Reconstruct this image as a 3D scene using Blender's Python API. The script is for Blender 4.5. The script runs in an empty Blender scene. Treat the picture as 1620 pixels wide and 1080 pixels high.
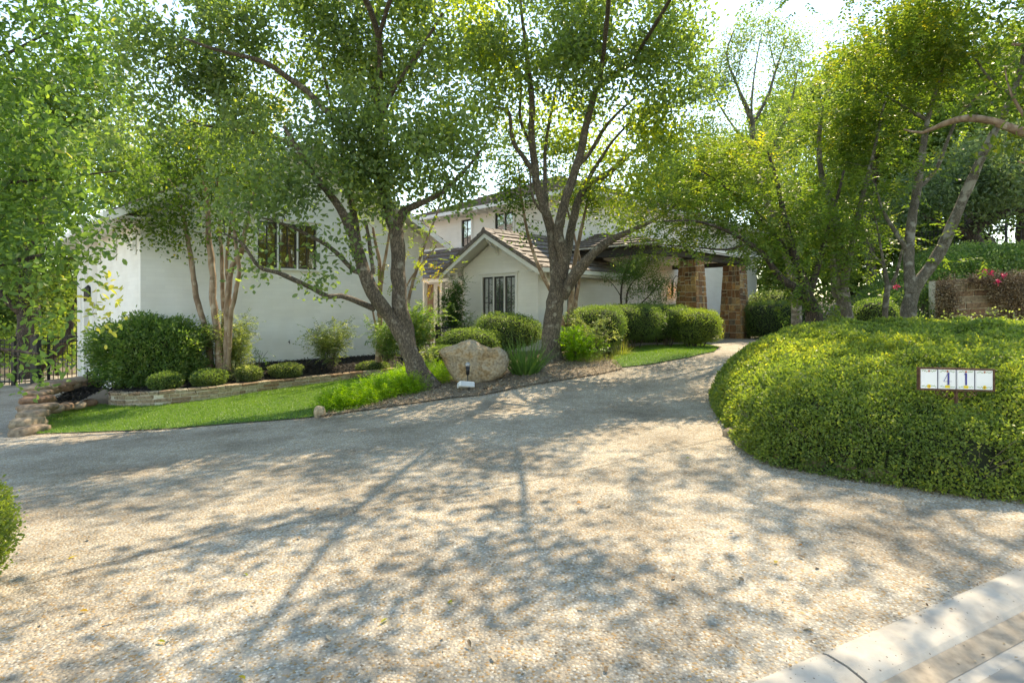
import bpy, math, random
import numpy as np
from mathutils import Vector, noise as mnoise
from mathutils.geometry import delaunay_2d_cdt

R = math.radians
sc = bpy.context.scene
C = sc.collection
random.seed(7)

# ------------------------------------------------------------------ camera, sky, sun, exposure
CAMH = 1.6
cam = bpy.data.cameras.new('camera'); camo = bpy.data.objects.new('camera', cam); C.objects.link(camo)
camo.location = (0, 0, CAMH); camo.rotation_euler = (R(90), 0, 0)
cam.lens = 20; cam.sensor_width = 36; cam.shift_y = -50/1620; cam.clip_start = 0.05; cam.clip_end = 2000
sc.camera = camo
sc.cycles.diffuse_bounces = 8; sc.cycles.transmission_bounces = 12; sc.cycles.max_bounces = 12
SUN_AZ, SUN_EL = 31, 53
w = bpy.data.worlds.new('World'); sc.world = w; w.use_nodes = True
wn = w.node_tree; wn.nodes.clear()
sky = wn.nodes.new('ShaderNodeTexSky'); sky.sky_type = 'NISHITA'; sky.sun_disc = False
sky.sun_elevation = R(SUN_EL); sky.sun_rotation = R(SUN_AZ); sky.air_density = 1.0; sky.dust_density = 0.0; sky.ozone_density = 3.0
bg = wn.nodes.new('ShaderNodeBackground'); bg.inputs[1].default_value = 0.15
wo = wn.nodes.new('ShaderNodeOutputWorld')
wn.links.new(sky.outputs[0], bg.inputs[0]); wn.links.new(bg.outputs[0], wo.inputs[0])
sun = bpy.data.lights.new('sun', 'SUN'); sun.energy = 2.2; sun.angle = R(0.5); sun.color = (1, .975, .935)
suno = bpy.data.objects.new('sun', sun); C.objects.link(suno)
sd = Vector((math.sin(R(SUN_AZ))*math.cos(R(SUN_EL)), math.cos(R(SUN_AZ))*math.cos(R(SUN_EL)), math.sin(R(SUN_EL))))
suno.rotation_euler = sd.to_track_quat('Z', 'Y').to_euler()
suno.location = (5, 20, 30)
sc.view_settings.view_transform = 'Standard'; sc.view_settings.look = 'None'
sc.view_settings.exposure = 1.92; sc.view_settings.use_white_balance = True; sc.view_settings.white_balance_temperature = 9600; sc.view_settings.white_balance_tint = 8; sc.view_settings.gamma = 1; sc.view_settings.use_curve_mapping = False

# ------------------------------------------------------------------ terrain and measuring helpers
def ss(a, b, x):
    t = np.clip((np.asarray(x, float)-a)/(b-a), 0, 1); return t*t*(3-2*t)
def gz(x, y):
    x = np.asarray(x, float); y = np.asarray(y, float)
    s1 = ss(1, 9, y)
    z = .05*np.clip(x, -18, 4)*s1 + .37*ss(9, 14, y)*ss(-5, 1, x)
    wv = x-.45*y
    z = z + 2.5*ss(1.5, 5.5, wv)*ss(14.0, 16.6, y)
    z = z - .10*ss(0, 1, (-(y-1.93-.4952*x)*.896-.3)/1.5)*0
    return z
def gzf(x, y): return float(gz(x, y))
def P(px, py, Y): return np.array(((px-810)/900*Y, Y, CAMH-(py-490)/900*Y))
def PX(px, Y, z): return np.array(((px-810)/900*Y, Y, z))
def G(px, py):
    k = (px-810)/900; m = -(py-490)/900
    Y = 1.5
    while Y < 60:
        if CAMH+m*Y <= gzf(k*Y, Y): break
        Y += .02
    return np.array((k*Y, Y, gzf(k*Y, Y)))
S2 = math.sqrt(.5)
def H(a, b, z): return np.array(((a-b)*S2, (a+b)*S2, z))        # house axes, turned 45 degrees
def fbm(p, s=1.0, seed=0):
    p = np.asarray(p, float)*s+seed*3.17
    x, y, z = p[..., 0], p[..., 1], p[..., 2]
    return (np.sin(1.7*x+1.3*np.sin(1.1*y+.5*z))+np.sin(2.1*y+1.7*np.sin(1.3*z+.7*x))+np.sin(1.9*z+1.1*np.sin(1.7*x+.9*y))
            + .5*np.sin(4.3*x+2*np.sin(3.1*y))+.5*np.sin(4.9*y+2*np.sin(3.7*z))+.5*np.sin(4.1*z+2*np.sin(3.3*x)))/4.5

# ------------------------------------------------------------------ materials
def newmat(name):
    m = bpy.data.materials.new(name); m.use_nodes = True
    nt = m.node_tree; b = nt.nodes['Principled BSDF']; return m, nt, b
def N(nt, t, **k):
    n = nt.nodes.new(t)
    for a, v in k.items():
        if a.startswith('i_'):
            key = a[2:]; key = int(key) if key.isdigit() else key.replace('_', ' ')
            n.inputs[key].default_value = v
        else: setattr(n, a, v)
    return n
def ramp(nt, cols, pos=None, interp='LINEAR'):
    r = nt.nodes.new('ShaderNodeValToRGB'); e = r.color_ramp.elements; r.color_ramp.interpolation = interp
    n = len(cols); pos = pos or [i/(n-1) for i in range(n)]
    while len(e) < n: e.new(1)
    for i in range(n): e[i].position = pos[i]; e[i].color = (*cols[i], 1)
    return r
def L(nt, a, b): nt.links.new(a, b)
def bump(nt, b, hsock, s=.5, d=.01):
    bn = N(nt, 'ShaderNodeBump'); bn.inputs['Strength'].default_value = s; bn.inputs['Distance'].default_value = d
    L(nt, hsock, bn.inputs['Height']); L(nt, bn.outputs[0], b.inputs['Normal'])
def coord(nt, scale=(1, 1, 1)):
    t = N(nt, 'ShaderNodeTexCoord'); m = N(nt, 'ShaderNodeMapping'); m.inputs['Scale'].default_value = scale
    L(nt, t.outputs['Object'], m.inputs[0]); return m.outputs[0]
def mixc(nt, fac, a, b, mode='MIX'):
    m = N(nt, 'ShaderNodeMix', data_type='RGBA', blend_type=mode)
    if isinstance(fac, (int, float)): m.inputs[0].default_value = fac
    else: L(nt, fac, m.inputs[0])
    for i, v in ((6, a), (7, b)):
        if isinstance(v, tuple): m.inputs[i].default_value = (*v, 1)
        else: L(nt, v, m.inputs[i])
    return m.outputs[2]
def m_plain(name, col, rough=.6, metal=0, nscale=8, namp=.25, bs=0, scale=(1, 1, 1)):
    m, nt, b = newmat(name); c = coord(nt, scale)
    n = N(nt, 'ShaderNodeTexNoise'); n.inputs['Scale'].default_value = nscale; n.inputs['Detail'].default_value = 6; L(nt, c, n.inputs[0])
    r = ramp(nt, [tuple(v*(1-namp) for v in col), tuple(min(1, v*(1+namp)) for v in col)], [.3, .7]); L(nt, n.outputs[0], r.inputs[0])
    L(nt, r.outputs[0], b.inputs['Base Color']); b.inputs['Roughness'].default_value = rough; b.inputs['Metallic'].default_value = metal
    if bs: bump(nt, b, n.outputs[0], bs, .02)
    return m
def m_leaf(name, cols, tcol=(1.5, 1.55, .60), trans=.58, rough=.42, pos=None, spec=.4):
    m, nt, b = newmat(name)
    a = N(nt, 'ShaderNodeAttribute', attribute_name='rnd')
    r = ramp(nt, cols, pos); L(nt, a.outputs['Fac'], r.inputs[0])
    L(nt, r.outputs[0], b.inputs['Base Color']); b.inputs['Roughness'].default_value = rough
    b.inputs['Specular IOR Level'].default_value = spec
    tr = N(nt, 'ShaderNodeBsdfTranslucent'); L(nt, mixc(nt, 1.0, r.outputs[0], tcol, 'MULTIPLY'), tr.inputs[0])
    ms = N(nt, 'ShaderNodeMixShader'); ms.inputs[0].default_value = trans
    L(nt, b.outputs[0], ms.inputs[1]); L(nt, tr.outputs[0], ms.inputs[2])
    L(nt, ms.outputs[0], nt.nodes['Material Output'].inputs[0]); return m
def m_bark(name, c1, c2, c3, scale=14, lich=.6):
    m, nt, b = newmat(name); c = coord(nt, (1, 1, .28))
    v = N(nt, 'ShaderNodeTexVoronoi', feature='DISTANCE_TO_EDGE'); v.inputs['Scale'].default_value = scale*1.6
    n = N(nt, 'ShaderNodeTexNoise'); n.inputs['Scale'].default_value = scale; n.inputs['Detail'].default_value = 8; n.inputs['Roughness'].default_value = .7
    L(nt, c, n.inputs[0]); L(nt, mixc(nt, .12, c, n.outputs[1]), v.inputs[0])
    r1 = ramp(nt, [c1, c2], [.02, .22]); L(nt, v.outputs[0], r1.inputs[0])
    n2 = N(nt, 'ShaderNodeTexNoise'); n2.inputs['Scale'].default_value = 7; n2.inputs['Detail'].default_value = 7; L(nt, coord(nt), n2.inputs[0])
    r2 = ramp(nt, [(0, 0, 0), (1, 1, 1)], [lich-.05, lich+.06]); L(nt, n2.outputs[0], r2.inputs[0])
    n3 = N(nt, 'ShaderNodeTexNoise'); n3.inputs['Scale'].default_value = 2.2; L(nt, coord(nt), n3.inputs[0])
    cc = mixc(nt, r2.outputs[0], r1.outputs[0], c3)
    L(nt, mixc(nt, .55, cc, mixc(nt, 1, cc, ramp_out(nt, n3.outputs[0]), 'MULTIPLY')), b.inputs['Base Color'])
    b.inputs['Roughness'].default_value = .9
    ad = N(nt, 'ShaderNodeMath', operation='ADD'); L(nt, v.outputs[0], ad.inputs[0]); mu = N(nt, 'ShaderNodeMath', operation='MULTIPLY'); mu.inputs[1].default_value = .4
    L(nt, n.outputs[0], mu.inputs[0]); L(nt, mu.outputs[0], ad.inputs[1]); bump(nt, b, ad.outputs[0], .9, .03); return m
def ramp_out(nt, s):
    r = ramp(nt, [(.45, .42, .38), (1.3, 1.25, 1.2)], [.3, .7]); L(nt, s, r.inputs[0]); return r.outputs[0]

def m_aggregate():
    m, nt, b = newmat('exposed_aggregate'); c = coord(nt, (1, 1, 1))
    nd = N(nt, 'ShaderNodeTexNoise'); nd.inputs['Scale'].default_value = 40; L(nt, c, nd.inputs[0])
    cw = mixc(nt, .012, c, nd.outputs[1])
    v = N(nt, 'ShaderNodeTexVoronoi'); v.inputs['Scale'].default_value = 64; L(nt, cw, v.inputs[0])
    sx = N(nt, 'ShaderNodeSeparateColor'); L(nt, v.outputs['Color'], sx.inputs[0])
    r = ramp(nt, [(.47, .42, .35), (.40, .35, .29), (.53, .49, .43), (.36, .23, .11), (.44, .38, .30), (.24, .18, .12), (.50, .43, .34), (.40, .28, .15), (.60, .57, .52), (.28, .25, .21)],
             [0, .12, .24, .34, .44, .55, .62, .72, .82, .93], 'CONSTANT'); L(nt, sx.outputs[0], r.inputs[0])
    re = ramp(nt, [(0, 0, 0), (1, 1, 1)], [.42, .62]); L(nt, v.outputs['Distance'], re.inputs[0])
    col = mixc(nt, re.outputs[0], r.outputs[0], (.34, .31, .27))
    n2 = N(nt, 'ShaderNodeTexNoise'); n2.inputs['Scale'].default_value = .9; n2.inputs['Detail'].default_value = 8; n2.inputs['Roughness'].default_value = .62; L(nt, c, n2.inputs[0])
    r2 = ramp(nt, [(.56, .52, .47), (1.06, 1.04, 1.0)], [.30, .58]); L(nt, n2.outputs[0], r2.inputs[0])
    col = mixc(nt, 1, col, r2.outputs[0], 'MULTIPLY')
    n3 = N(nt, 'ShaderNodeTexNoise'); n3.inputs['Scale'].default_value = 9; n3.inputs['Detail'].default_value = 4; L(nt, c, n3.inputs[0])
    r3 = ramp(nt, [(.82, .81, .80), (1.08, 1.08, 1.08)], [.3, .7]); L(nt, n3.outputs[0], r3.inputs[0])
    col = mixc(nt, 1, col, r3.outputs[0], 'MULTIPLY')
    L(nt, col, b.inputs['Base Color']); b.inputs['Roughness'].default_value = .75; b.inputs['Specular IOR Level'].default_value = .3
    inv = N(nt, 'ShaderNodeMath', operation='MULTIPLY'); inv.inputs[1].default_value = -1; L(nt, v.outputs['Distance'], inv.inputs[0])
    bump(nt, b, inv.outputs[0], .8, .012); return m
def m_concrete():
    m, nt, b = newmat('curb_concrete'); c = coord(nt)
    n = N(nt, 'ShaderNodeTexNoise'); n.inputs['Scale'].default_value = 3; n.inputs['Detail'].default_value = 9; n.inputs['Roughness'].default_value = .65; L(nt, c, n.inputs[0])
    r = ramp(nt, [(.30, .27, .235), (.43, .40, .355)], [.35, .62]); L(nt, n.outputs[0], r.inputs[0])
    v = N(nt, 'ShaderNodeTexVoronoi'); v.inputs['Scale'].default_value = 60; L(nt, c, v.inputs[0])
    sx = N(nt, 'ShaderNodeSeparateColor'); L(nt, v.outputs['Color'], sx.inputs[0])
    mt = N(nt, 'ShaderNodeMath', operation='GREATER_THAN'); mt.inputs[1].default_value = .93; L(nt, sx.outputs[0], mt.inputs[0])
    m2 = N(nt, 'ShaderNodeMath', operation='LESS_THAN'); m2.inputs[1].default_value = .28; L(nt, v.outputs['Distance'], m2.inputs[0])
    m3 = N(nt, 'ShaderNodeMath', operation='MULTIPLY'); L(nt, mt.outputs[0], m3.inputs[0]); L(nt, m2.outputs[0], m3.inputs[1])
    L(nt, mixc(nt, m3.outputs[0], r.outputs[0], (.16, .14, .12)), b.inputs['Base Color']); b.inputs['Roughness'].default_value = .85
    n2 = N(nt, 'ShaderNodeTexNoise'); n2.inputs['Scale'].default_value = 120; L(nt, c, n2.inputs[0]); bump(nt, b, n2.outputs[0], .3, .004); return m
def m_wall():
    m, nt, b = newmat('painted_brick'); t = N(nt, 'ShaderNodeTexCoord')
    mp = N(nt, 'ShaderNodeMapping'); mp.inputs['Rotation'].default_value = (0, 0, R(-45)); L(nt, t.outputs['Object'], mp.inputs[0])
    sp = N(nt, 'ShaderNodeSeparateXYZ'); L(nt, mp.outputs[0], sp.inputs[0])
    ad = N(nt, 'ShaderNodeMath', operation='ADD'); L(nt, sp.outputs[0], ad.inputs[0]); L(nt, sp.outputs[1], ad.inputs[1])
    cb = N(nt, 'ShaderNodeCombineXYZ'); L(nt, ad.outputs[0], cb.inputs[0]); L(nt, sp.outputs[2], cb.inputs[1])
    br = N(nt, 'ShaderNodeTexBrick'); br.inputs['Scale'].default_value = 1; br.inputs['Brick Width'].default_value = .4; br.inputs['Row Height'].default_value = .1
    br.inputs['Mortar Size'].default_value = .008; br.inputs['Mortar Smooth'].default_value = 1
    br.inputs['Color1'].default_value = (.88, .86, .82, 1); br.inputs['Color2'].default_value = (.835, .815, .78, 1); br.inputs['Mortar'].default_value = (.82, .80, .765, 1)
    L(nt, cb.outputs[0], br.inputs[0])
    n = N(nt, 'ShaderNodeTexNoise'); n.inputs['Scale'].default_value = 1.2; n.inputs['Detail'].default_value = 7; L(nt, t.outputs['Object'], n.inputs[0])
    r = ramp(nt, [(.93, .92, .90), (1, 1, 1)], [.35, .6]); L(nt, n.outputs[0], r.inputs[0])
    L(nt, mixc(nt, 1, br.outputs[0], r.outputs[0], 'MULTIPLY'), b.inputs['Base Color']); b.inputs['Roughness'].default_value = .8
    inv = N(nt, 'ShaderNodeMath', operation='SUBTRACT'); inv.inputs[0].default_value = 1; L(nt, br.outputs['Fac'], inv.inputs[1])
    n4 = N(nt, 'ShaderNodeTexNoise'); n4.inputs['Scale'].default_value = 25; L(nt, t.outputs['Object'], n4.inputs[0])
    a2 = N(nt, 'ShaderNodeMath', operation='ADD'); L(nt, inv.outputs[0], a2.inputs[0]); L(nt, n4.outputs[0], a2.inputs[1])
    bump(nt, b, a2.outputs[0], .25, .006); return m
def m_attr(name, cols, rough=.85, nscale=18, bs=.5):
    m, nt, b = newmat(name); a = N(nt, 'ShaderNodeAttribute', attribute_name='rnd')
    r = ramp(nt, cols); L(nt, a.outputs['Fac'], r.inputs[0])
    n = N(nt, 'ShaderNodeTexNoise'); n.inputs['Scale'].default_value = nscale; n.inputs['Detail'].default_value = 7; L(nt, coord(nt), n.inputs[0])
    r2 = ramp(nt, [(.55, .52, .48), (1.3, 1.28, 1.25)], [.3, .7]); L(nt, n.outputs[0], r2.inputs[0])
    L(nt, mixc(nt, 1, r.outputs[0], r2.outputs[0], 'MULTIPLY'), b.inputs['Base Color']); b.inputs['Roughness'].default_value = rough
    bump(nt, b, n.outputs[0], bs, .02); return m
def m_glass(name, tint):
    m, nt, b = newmat(name); b.inputs['Base Color'].default_value = (*tint, 1); b.inputs['Roughness'].default_value = .03
    b.inputs['IOR'].default_value = 1.9; b.inputs['Specular IOR Level'].default_value = .9
    n = N(nt, 'ShaderNodeTexNoise'); n.inputs['Scale'].default_value = 1.5; L(nt, coord(nt), n.inputs[0]); bump(nt, b, n.outputs[0], .06, .05); return m

M = {}
M['agg'] = m_aggregate(); M['conc'] = m_concrete(); M['wall'] = m_wall()
M['gutter_dirt'] = m_plain('gutter_stain', (.29, .24, .185), .9, 0, 14, .35, .4)
M['street'] = m_plain('street_concrete', (.32, .29, .25), .9, 0, 5, .22, .3)
M['joint'] = m_plain('joint', (.15, .13, .105), .9, 0, 20, .5)
M['soil'] = m_plain('soil', (.13, .10, .07), .95, 0, 12, .5, .8)
M['litter'] = m_plain('leaf_litter', (.21, .165, .12), .95, 0, 30, .55, .9)
M['mulch'] = m_plain('black_mulch', (.022, .018, .016), .95, 0, 40, .7, 1)
M['trim'] = m_plain('white_trim', (.80, .79, .76), .55, 0, 3, .03)
M['soffit'] = m_plain('soffit', (.72, .71, .68), .6, 0, 3, .04)
M['sash'] = m_plain('dark_sash', (.03, .028, .026), .4, 0, 10, .2)
M['glass'] = m_glass('window_glass', (.10, .11, .11)); M['glass'].node_tree.nodes['Principled BSDF'].inputs['IOR'].default_value = 2.8; M['glass_reflect'] = m_glass('brown_reflection_glass', (.10, .065, .03))  # second glass: brown base colour paints in reflected vegetation
M['door'] = m_plain('wood_door', (.22, .10, .045), .5, 0, 6, .35, .2, (1, 1, .15))
M['iron'] = m_plain('black_iron', (.018, .018, .019), .45, .3, 10, .2)
M['beam'] = m_plain('dark_beam', (.045, .042, .04), .6, 0, 8, .2)
M['lawnbase'] = m_plain('lawn_soil', (.07, .13, .03), .95, 0, 20, .3, .4)
M['pillar'] = m_attr('pillar_stone', [(.14, .07, .04), (.36, .18, .08), (.27, .14, .07), (.48, .26, .11), (.13, .11, .09), (.44, .28, .14), (.56, .36, .17)], .8, 14)
M['mortar'] = m_plain('mortar', (.66, .58, .46), .9, 0, 30, .15, .5)
M['bedstone'] = m_attr('bed_stone', [(.23, .13, .08), (.36, .27, .18), (.44, .35, .24), (.28, .17, .10), (.40, .33, .22), (.48, .41, .31)], .85, 20)
M['redstone'] = m_attr('red_stone', [(.15, .09, .06), (.25, .14, .085), (.26, .19, .13), (.32, .26, .19)], .85, 16)
M['roof'] = m_attr('roof_tile', [(.13, .105, .095), (.20, .165, .15), (.165, .14, .125), (.24, .20, .18)], .75, 12, .3)
M['boulder'] = None
M['bark_oak'] = m_bark('oak_bark', (.060, .047, .036), (.24, .195, .15), (.34, .32, .27), 20, .64)
M['bark_pale'] = m_bark('lichen_bark', (.09, .08, .065), (.27, .24, .20), (.38, .37, .33), 26, .56)
M['bark_dark'] = m_bark('dark_bark', (.03, .024, .02), (.13, .10, .08), (.22, .20, .17), 18, .65)
M['bark_myrtle'] = m_bark('myrtle_bark', (.23, .15, .10), (.34, .245, .175), (.45, .37, .29), 5, .60)
M['twig'] = m_plain('twig', (.12, .095, .07), .9, 0, 20, .3)
GR = dict(
 oak=[(0.077, 0.122, 0.073), (0.147, 0.219, 0.109), (0.229, 0.311, 0.129), (0.326, 0.403, 0.114), (0.48, 0.512, 0.091)],
 oakB=[(0.078, 0.122, 0.069), (0.162, 0.231, 0.1), (0.245, 0.329, 0.109), (0.379, 0.439, 0.099), (0.557, 0.561, 0.076)],
 myrtle=[(0.035, 0.072, 0.022), (0.089, 0.156, 0.038), (0.191, 0.264, 0.055), (0.328, 0.336, 0.062), (0.491, 0.384, 0.078)],
 laurel=[(0.047, 0.101, 0.024), (0.11, 0.183, 0.046), (0.198, 0.261, 0.064), (0.347, 0.355, 0.074), (0.6, 0.474, 0.085)],
 autumn=[(.10, .17, .03), (.22, .28, .04), (.38, .36, .05), (.50, .33, .05), (.55, .18, .04)],
 near=[(0.064, 0.118, 0.054), (0.115, 0.213, 0.077), (0.204, 0.319, 0.098), (0.332, 0.414, 0.117), (0.562, 0.521, 0.155)],
 grey=[(0.07, 0.119, 0.063), (0.14, 0.196, 0.112), (0.238, 0.294, 0.182), (0.364, 0.42, 0.28)],
 box=[(0.057, 0.113, 0.044), (0.125, 0.199, 0.072), (0.193, 0.267, 0.1), (0.329, 0.389, 0.14)],
 bigh=[(0.084, 0.147, 0.051), (0.181, 0.256, 0.074), (0.296, 0.35, 0.091), (0.509, 0.482, 0.102), (0.6, 0.6, 0.091)],
 varieg=[(0.069, 0.115, 0.046), (0.149, 0.207, 0.092), (0.299, 0.345, 0.172), (0.517, 0.529, 0.322)],
 nand=[(0.045, 0.116, 0.04), (0.102, 0.197, 0.064), (0.206, 0.285, 0.1), (0.369, 0.428, 0.2), (0.6, 0.6, 0.4)],
 fern=[(.10, .22, .02), (.18, .34, .03), (.27, .44, .05), (.36, .50, .07)],
 bg=[(0.047, 0.091, 0.034), (0.095, 0.168, 0.051), (0.189, 0.266, 0.075), (0.378, 0.392, 0.101)],
)
POS = [0, .4, .7, .9, 1]
for k, v in GR.items(): M['l_'+k] = m_leaf('leaf_'+k, v, pos=POS if len(v) == 5 else None)
M['l_oak'] = m_leaf('leaf_oak', GR['oak'], trans=.58, rough=.38, pos=POS)
M['grass'] = m_leaf('grass_blade', [(.09, .19, .03), (.15, .27, .04), (.23, .34, .06)], trans=.35)
M['drygrass'] = m_leaf('dry_grass', [(.20, .26, .05), (.34, .36, .10), (.50, .46, .20)], trans=.35)
M['yucca'] = m_leaf('strap_leaf', [(.05, .13, .03), (.10, .20, .05), (.17, .27, .07)], trans=.3)
M['litterleaf'] = m_leaf('litter_leaf', [(.10, .06, .035), (.22, .15, .09), (.36, .27, .17), (.48, .42, .33)], tcol=(1, 1, 1), trans=.1, rough=.8)
M['mulchchip'] = m_leaf('mulch_chip', [(.012, .010, .009), (.03, .025, .022), (.09, .065, .045)], tcol=(1, 1, 1), trans=.02, rough=.9)
M['petal'] = m_leaf('petal', [(.55, .02, .10), (.70, .05, .18)], tcol=(1.1, 1, 1), trans=.3)
M['petal_w'] = m_leaf('pale_leaf', [(.50, .42, .36), (.70, .62, .55)], tcol=(1, 1, 1), trans=.3)
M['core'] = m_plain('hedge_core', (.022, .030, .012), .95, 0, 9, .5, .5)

def m_rock():
    m, nt, b = newmat('limestone_boulder'); c = coord(nt)
    n = N(nt, 'ShaderNodeTexNoise'); n.inputs['Scale'].default_value = 3.2; n.inputs['Detail'].default_value = 9; n.inputs['Roughness'].default_value = .65; L(nt, c, n.inputs[0])
    r = ramp(nt, [(.20, .15, .10), (.38, .26, .14), (.42, .34, .24), (.34, .28, .21), (.46, .40, .31)], [.28, .42, .5, .6, .72]); L(nt, n.outputs[0], r.inputs[0])
    v = N(nt, 'ShaderNodeTexNoise'); v.inputs['Scale'].default_value = 22; v.inputs['Detail'].default_value = 6; L(nt, c, v.inputs[0])
    r2 = ramp(nt, [(.62, .58, .52), (1.05, 1.05, 1.05)], [.34, .6]); L(nt, v.outputs[0], r2.inputs[0])
    L(nt, mixc(nt, 1, r.outputs[0], r2.outputs[0], 'MULTIPLY'), b.inputs['Base Color']); b.inputs['Roughness'].default_value = .9
    ad = N(nt, 'ShaderNodeMath', operation='ADD'); L(nt, n.outputs[0], ad.inputs[0]); L(nt, v.outputs[0], ad.inputs[1]); bump(nt, b, ad.outputs[0], .8, .04); return m
M['boulder'] = m_rock()

# ------------------------------------------------------------------ object helpers
def tag(o, label=None, cat=None, group=None, kind=None):
    if label: o['label'] = label
    if cat: o['category'] = cat
    if group: o['group'] = group
    if kind: o['kind'] = kind
    return o
def link(name, me, m=None, parent=None):
    if m: me.materials.append(m)
    o = bpy.data.objects.new(name, me); C.objects.link(o)
    if parent: o.parent = parent; o.matrix_parent_inverse = parent.matrix_basis.inverted()
    return o
def empty(name, loc, label, cat, group=None):
    o = bpy.data.objects.new(name, None); C.objects.link(o); o.location = tuple(loc); o.empty_display_size = .2
    return tag(o, label, cat, group)
class MB:
    def __init__(s): s.v = []; s.f = []; s.r = []; s.cur = 0.5
    def add(s, vs, fs, r=None):
        n = len(s.v); s.v += [tuple(map(float, p)) for p in vs]; s.f += [tuple(i+n for i in f) for f in fs]; s.r += [s.cur if r is None else r]*len(fs)
    def hexa(s, p, r=None):  # 8 corners: bottom 4 (ccw), top 4
        s.add(p, [(3, 2, 1, 0), (4, 5, 6, 7), (0, 1, 5, 4), (1, 2, 6, 5), (2, 3, 7, 6), (3, 0, 4, 7)], r)
    def box(s, x0, x1, y0, y1, z0, z1, r=None, T=None):
        p = [(x0, y0, z0), (x1, y0, z0), (x1, y1, z0), (x0, y1, z0), (x0, y0, z1), (x1, y0, z1), (x1, y1, z1), (x0, y1, z1)]
        if T: p = [T(*q) for q in p]
        s.hexa(p, r)
    def hbox(s, a0, a1, b0, b1, z0, z1, r=None): s.box(a0, a1, b0, b1, z0, z1, r, T=H)
    def bar(s, p, q, wd, hd=None, r=None):
        p = Vector(p); q = Vector(q); d = (q-p).normalized(); hd = hd or wd
        up = Vector((0, 0, 1)) if abs(d.z) < .95 else Vector((1, 0, 0)); sx = d.cross(up).normalized()*wd/2; sy = sx.cross(d).normalized()*hd/2
        s.hexa([p-sx-sy, p+sx-sy, p+sx+sy, p-sx+sy, q-sx-sy, q+sx-sy, q+sx+sy, q-sx+sy], r)
    def tube(s, pts, rad, n=8, cap=True, r=None):
        v, f = tube_np(pts, rad, n)
        k = len(pts); 
        if cap: f = f+[tuple(range(n-1, -1, -1)), tuple(range((k-1)*n, k*n))]
        s.add(v, f, r)
    def build(s, name, m, parent=None, smooth=False):
        me = bpy.data.meshes.new(name); me.from_pydata(s.v, [], s.f); me.update()
        a = me.attributes.new('rnd', 'FLOAT', 'FACE'); a.data.foreach_set('value', s.r)
        if smooth: me.polygons.foreach_set('use_smooth', [True]*len(me.polygons))
        return link(name, me, m, parent)
def tube_np(pts, rad, n):
    pts = np.asarray(pts, float); K = len(pts); rad = np.ones(K)*np.asarray(rad, float)
    t = np.gradient(pts, axis=0); t /= np.linalg.norm(t, axis=1)[:, None]+1e-9
    u = np.cross(t[0], (0.3, 1, .1)); u /= np.linalg.norm(u); vs = []
    for i in range(K):
        u = u-t[i]*np.dot(u, t[i]); u /= np.linalg.norm(u)+1e-9; w_ = np.cross(t[i], u)
        for j in range(n):
            a = 2*math.pi*j/n; vs.append(pts[i]+(u*math.cos(a)+w_*math.sin(a))*rad[i])
    fs = []
    for i in range(K-1):
        for j in range(n): fs.append((i*n+j, i*n+(j+1) % n, (i+1)*n+(j+1) % n, (i+1)*n+j))
    return vs, fs
def smooth_poly(pts, rad, step=.15):
    pts = np.asarray(pts, float); rad = np.asarray(rad, float); out = []; ro = []
    n = len(pts)
    for i in range(n-1):
        p0, p1, p2, p3 = pts[max(i-1, 0)], pts[i], pts[i+1], pts[min(i+2, n-1)]
        k = max(2, int(np.linalg.norm(p2-p1)/step))
        for j in range(k):
            t = j/k
            out.append(.5*((2*p1)+(-p0+p2)*t+(2*p0-5*p1+4*p2-p3)*t*t+(-p0+3*p1-3*p2+p3)*t**3)); ro.append(rad[i]*(1-t)+rad[i+1]*t)
    out.append(pts[-1]); ro.append(rad[-1]); return np.array(out), np.array(ro)
def mesh_np(name, V, F4, rnd, m, parent=None, smooth=False):
    me = bpy.data.meshes.new(name); nv = len(V); nf = len(F4); k = F4.shape[1]
    me.vertices.add(nv); me.vertices.foreach_set('co', V.astype(np.float32).ravel())
    me.loops.add(nf*k); me.loops.foreach_set('vertex_index', F4.astype(np.int32).ravel())
    me.polygons.add(nf); me.polygons.foreach_set('loop_start', np.arange(0, nf*k, k, dtype=np.int32))
    if smooth: me.polygons.foreach_set('use_smooth', np.ones(nf, bool))
    me.update(calc_edges=True)
    if rnd is not None:
        a = me.attributes.new('rnd', 'FLOAT', 'FACE'); a.data.foreach_set('value', rnd.astype(np.float32))
    return link(name, me, m, parent)
def norm(v): return v/(np.linalg.norm(v, axis=-1, keepdims=True)+1e-9)
def leaves_np(pos, d, nrm, Ls, Ws, rnd, shape='d'):
    d = norm(d); s = norm(np.cross(d, nrm)); nn = np.cross(s, d); Ls = Ls[:, None]; Ws = Ws[:, None]; n = len(pos)
    if shape == 'd':
        V = np.stack([pos, pos+d*Ls*.45+s*Ws*.5+nn*Ws*.10, pos+d*Ls-nn*Ls*.08, pos+d*Ls*.5-s*Ws*.5+nn*Ws*.10], 1).reshape(-1, 3)
        F = np.arange(n*4).reshape(n, 4); return V, F, rnd
    V = np.stack([pos, pos+d*Ls-nn*Ls*.1, pos+d*Ls*.35+s*Ws*.42+nn*Ws*.15, pos+d*Ls*.75+s*Ws*.40+nn*Ws*.12, pos+d*Ls*.35-s*Ws*.42+nn*Ws*.15, pos+d*Ls*.75-s*Ws*.40+nn*Ws*.12], 1).reshape(-1, 3)
    b = np.arange(n)[:, None]*6
    F = np.concatenate([b+np.array([[0, 2, 3, 1]]), b+np.array([[0, 1, 5, 4]])], 0); return V, F, np.concatenate([rnd, rnd])
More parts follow.
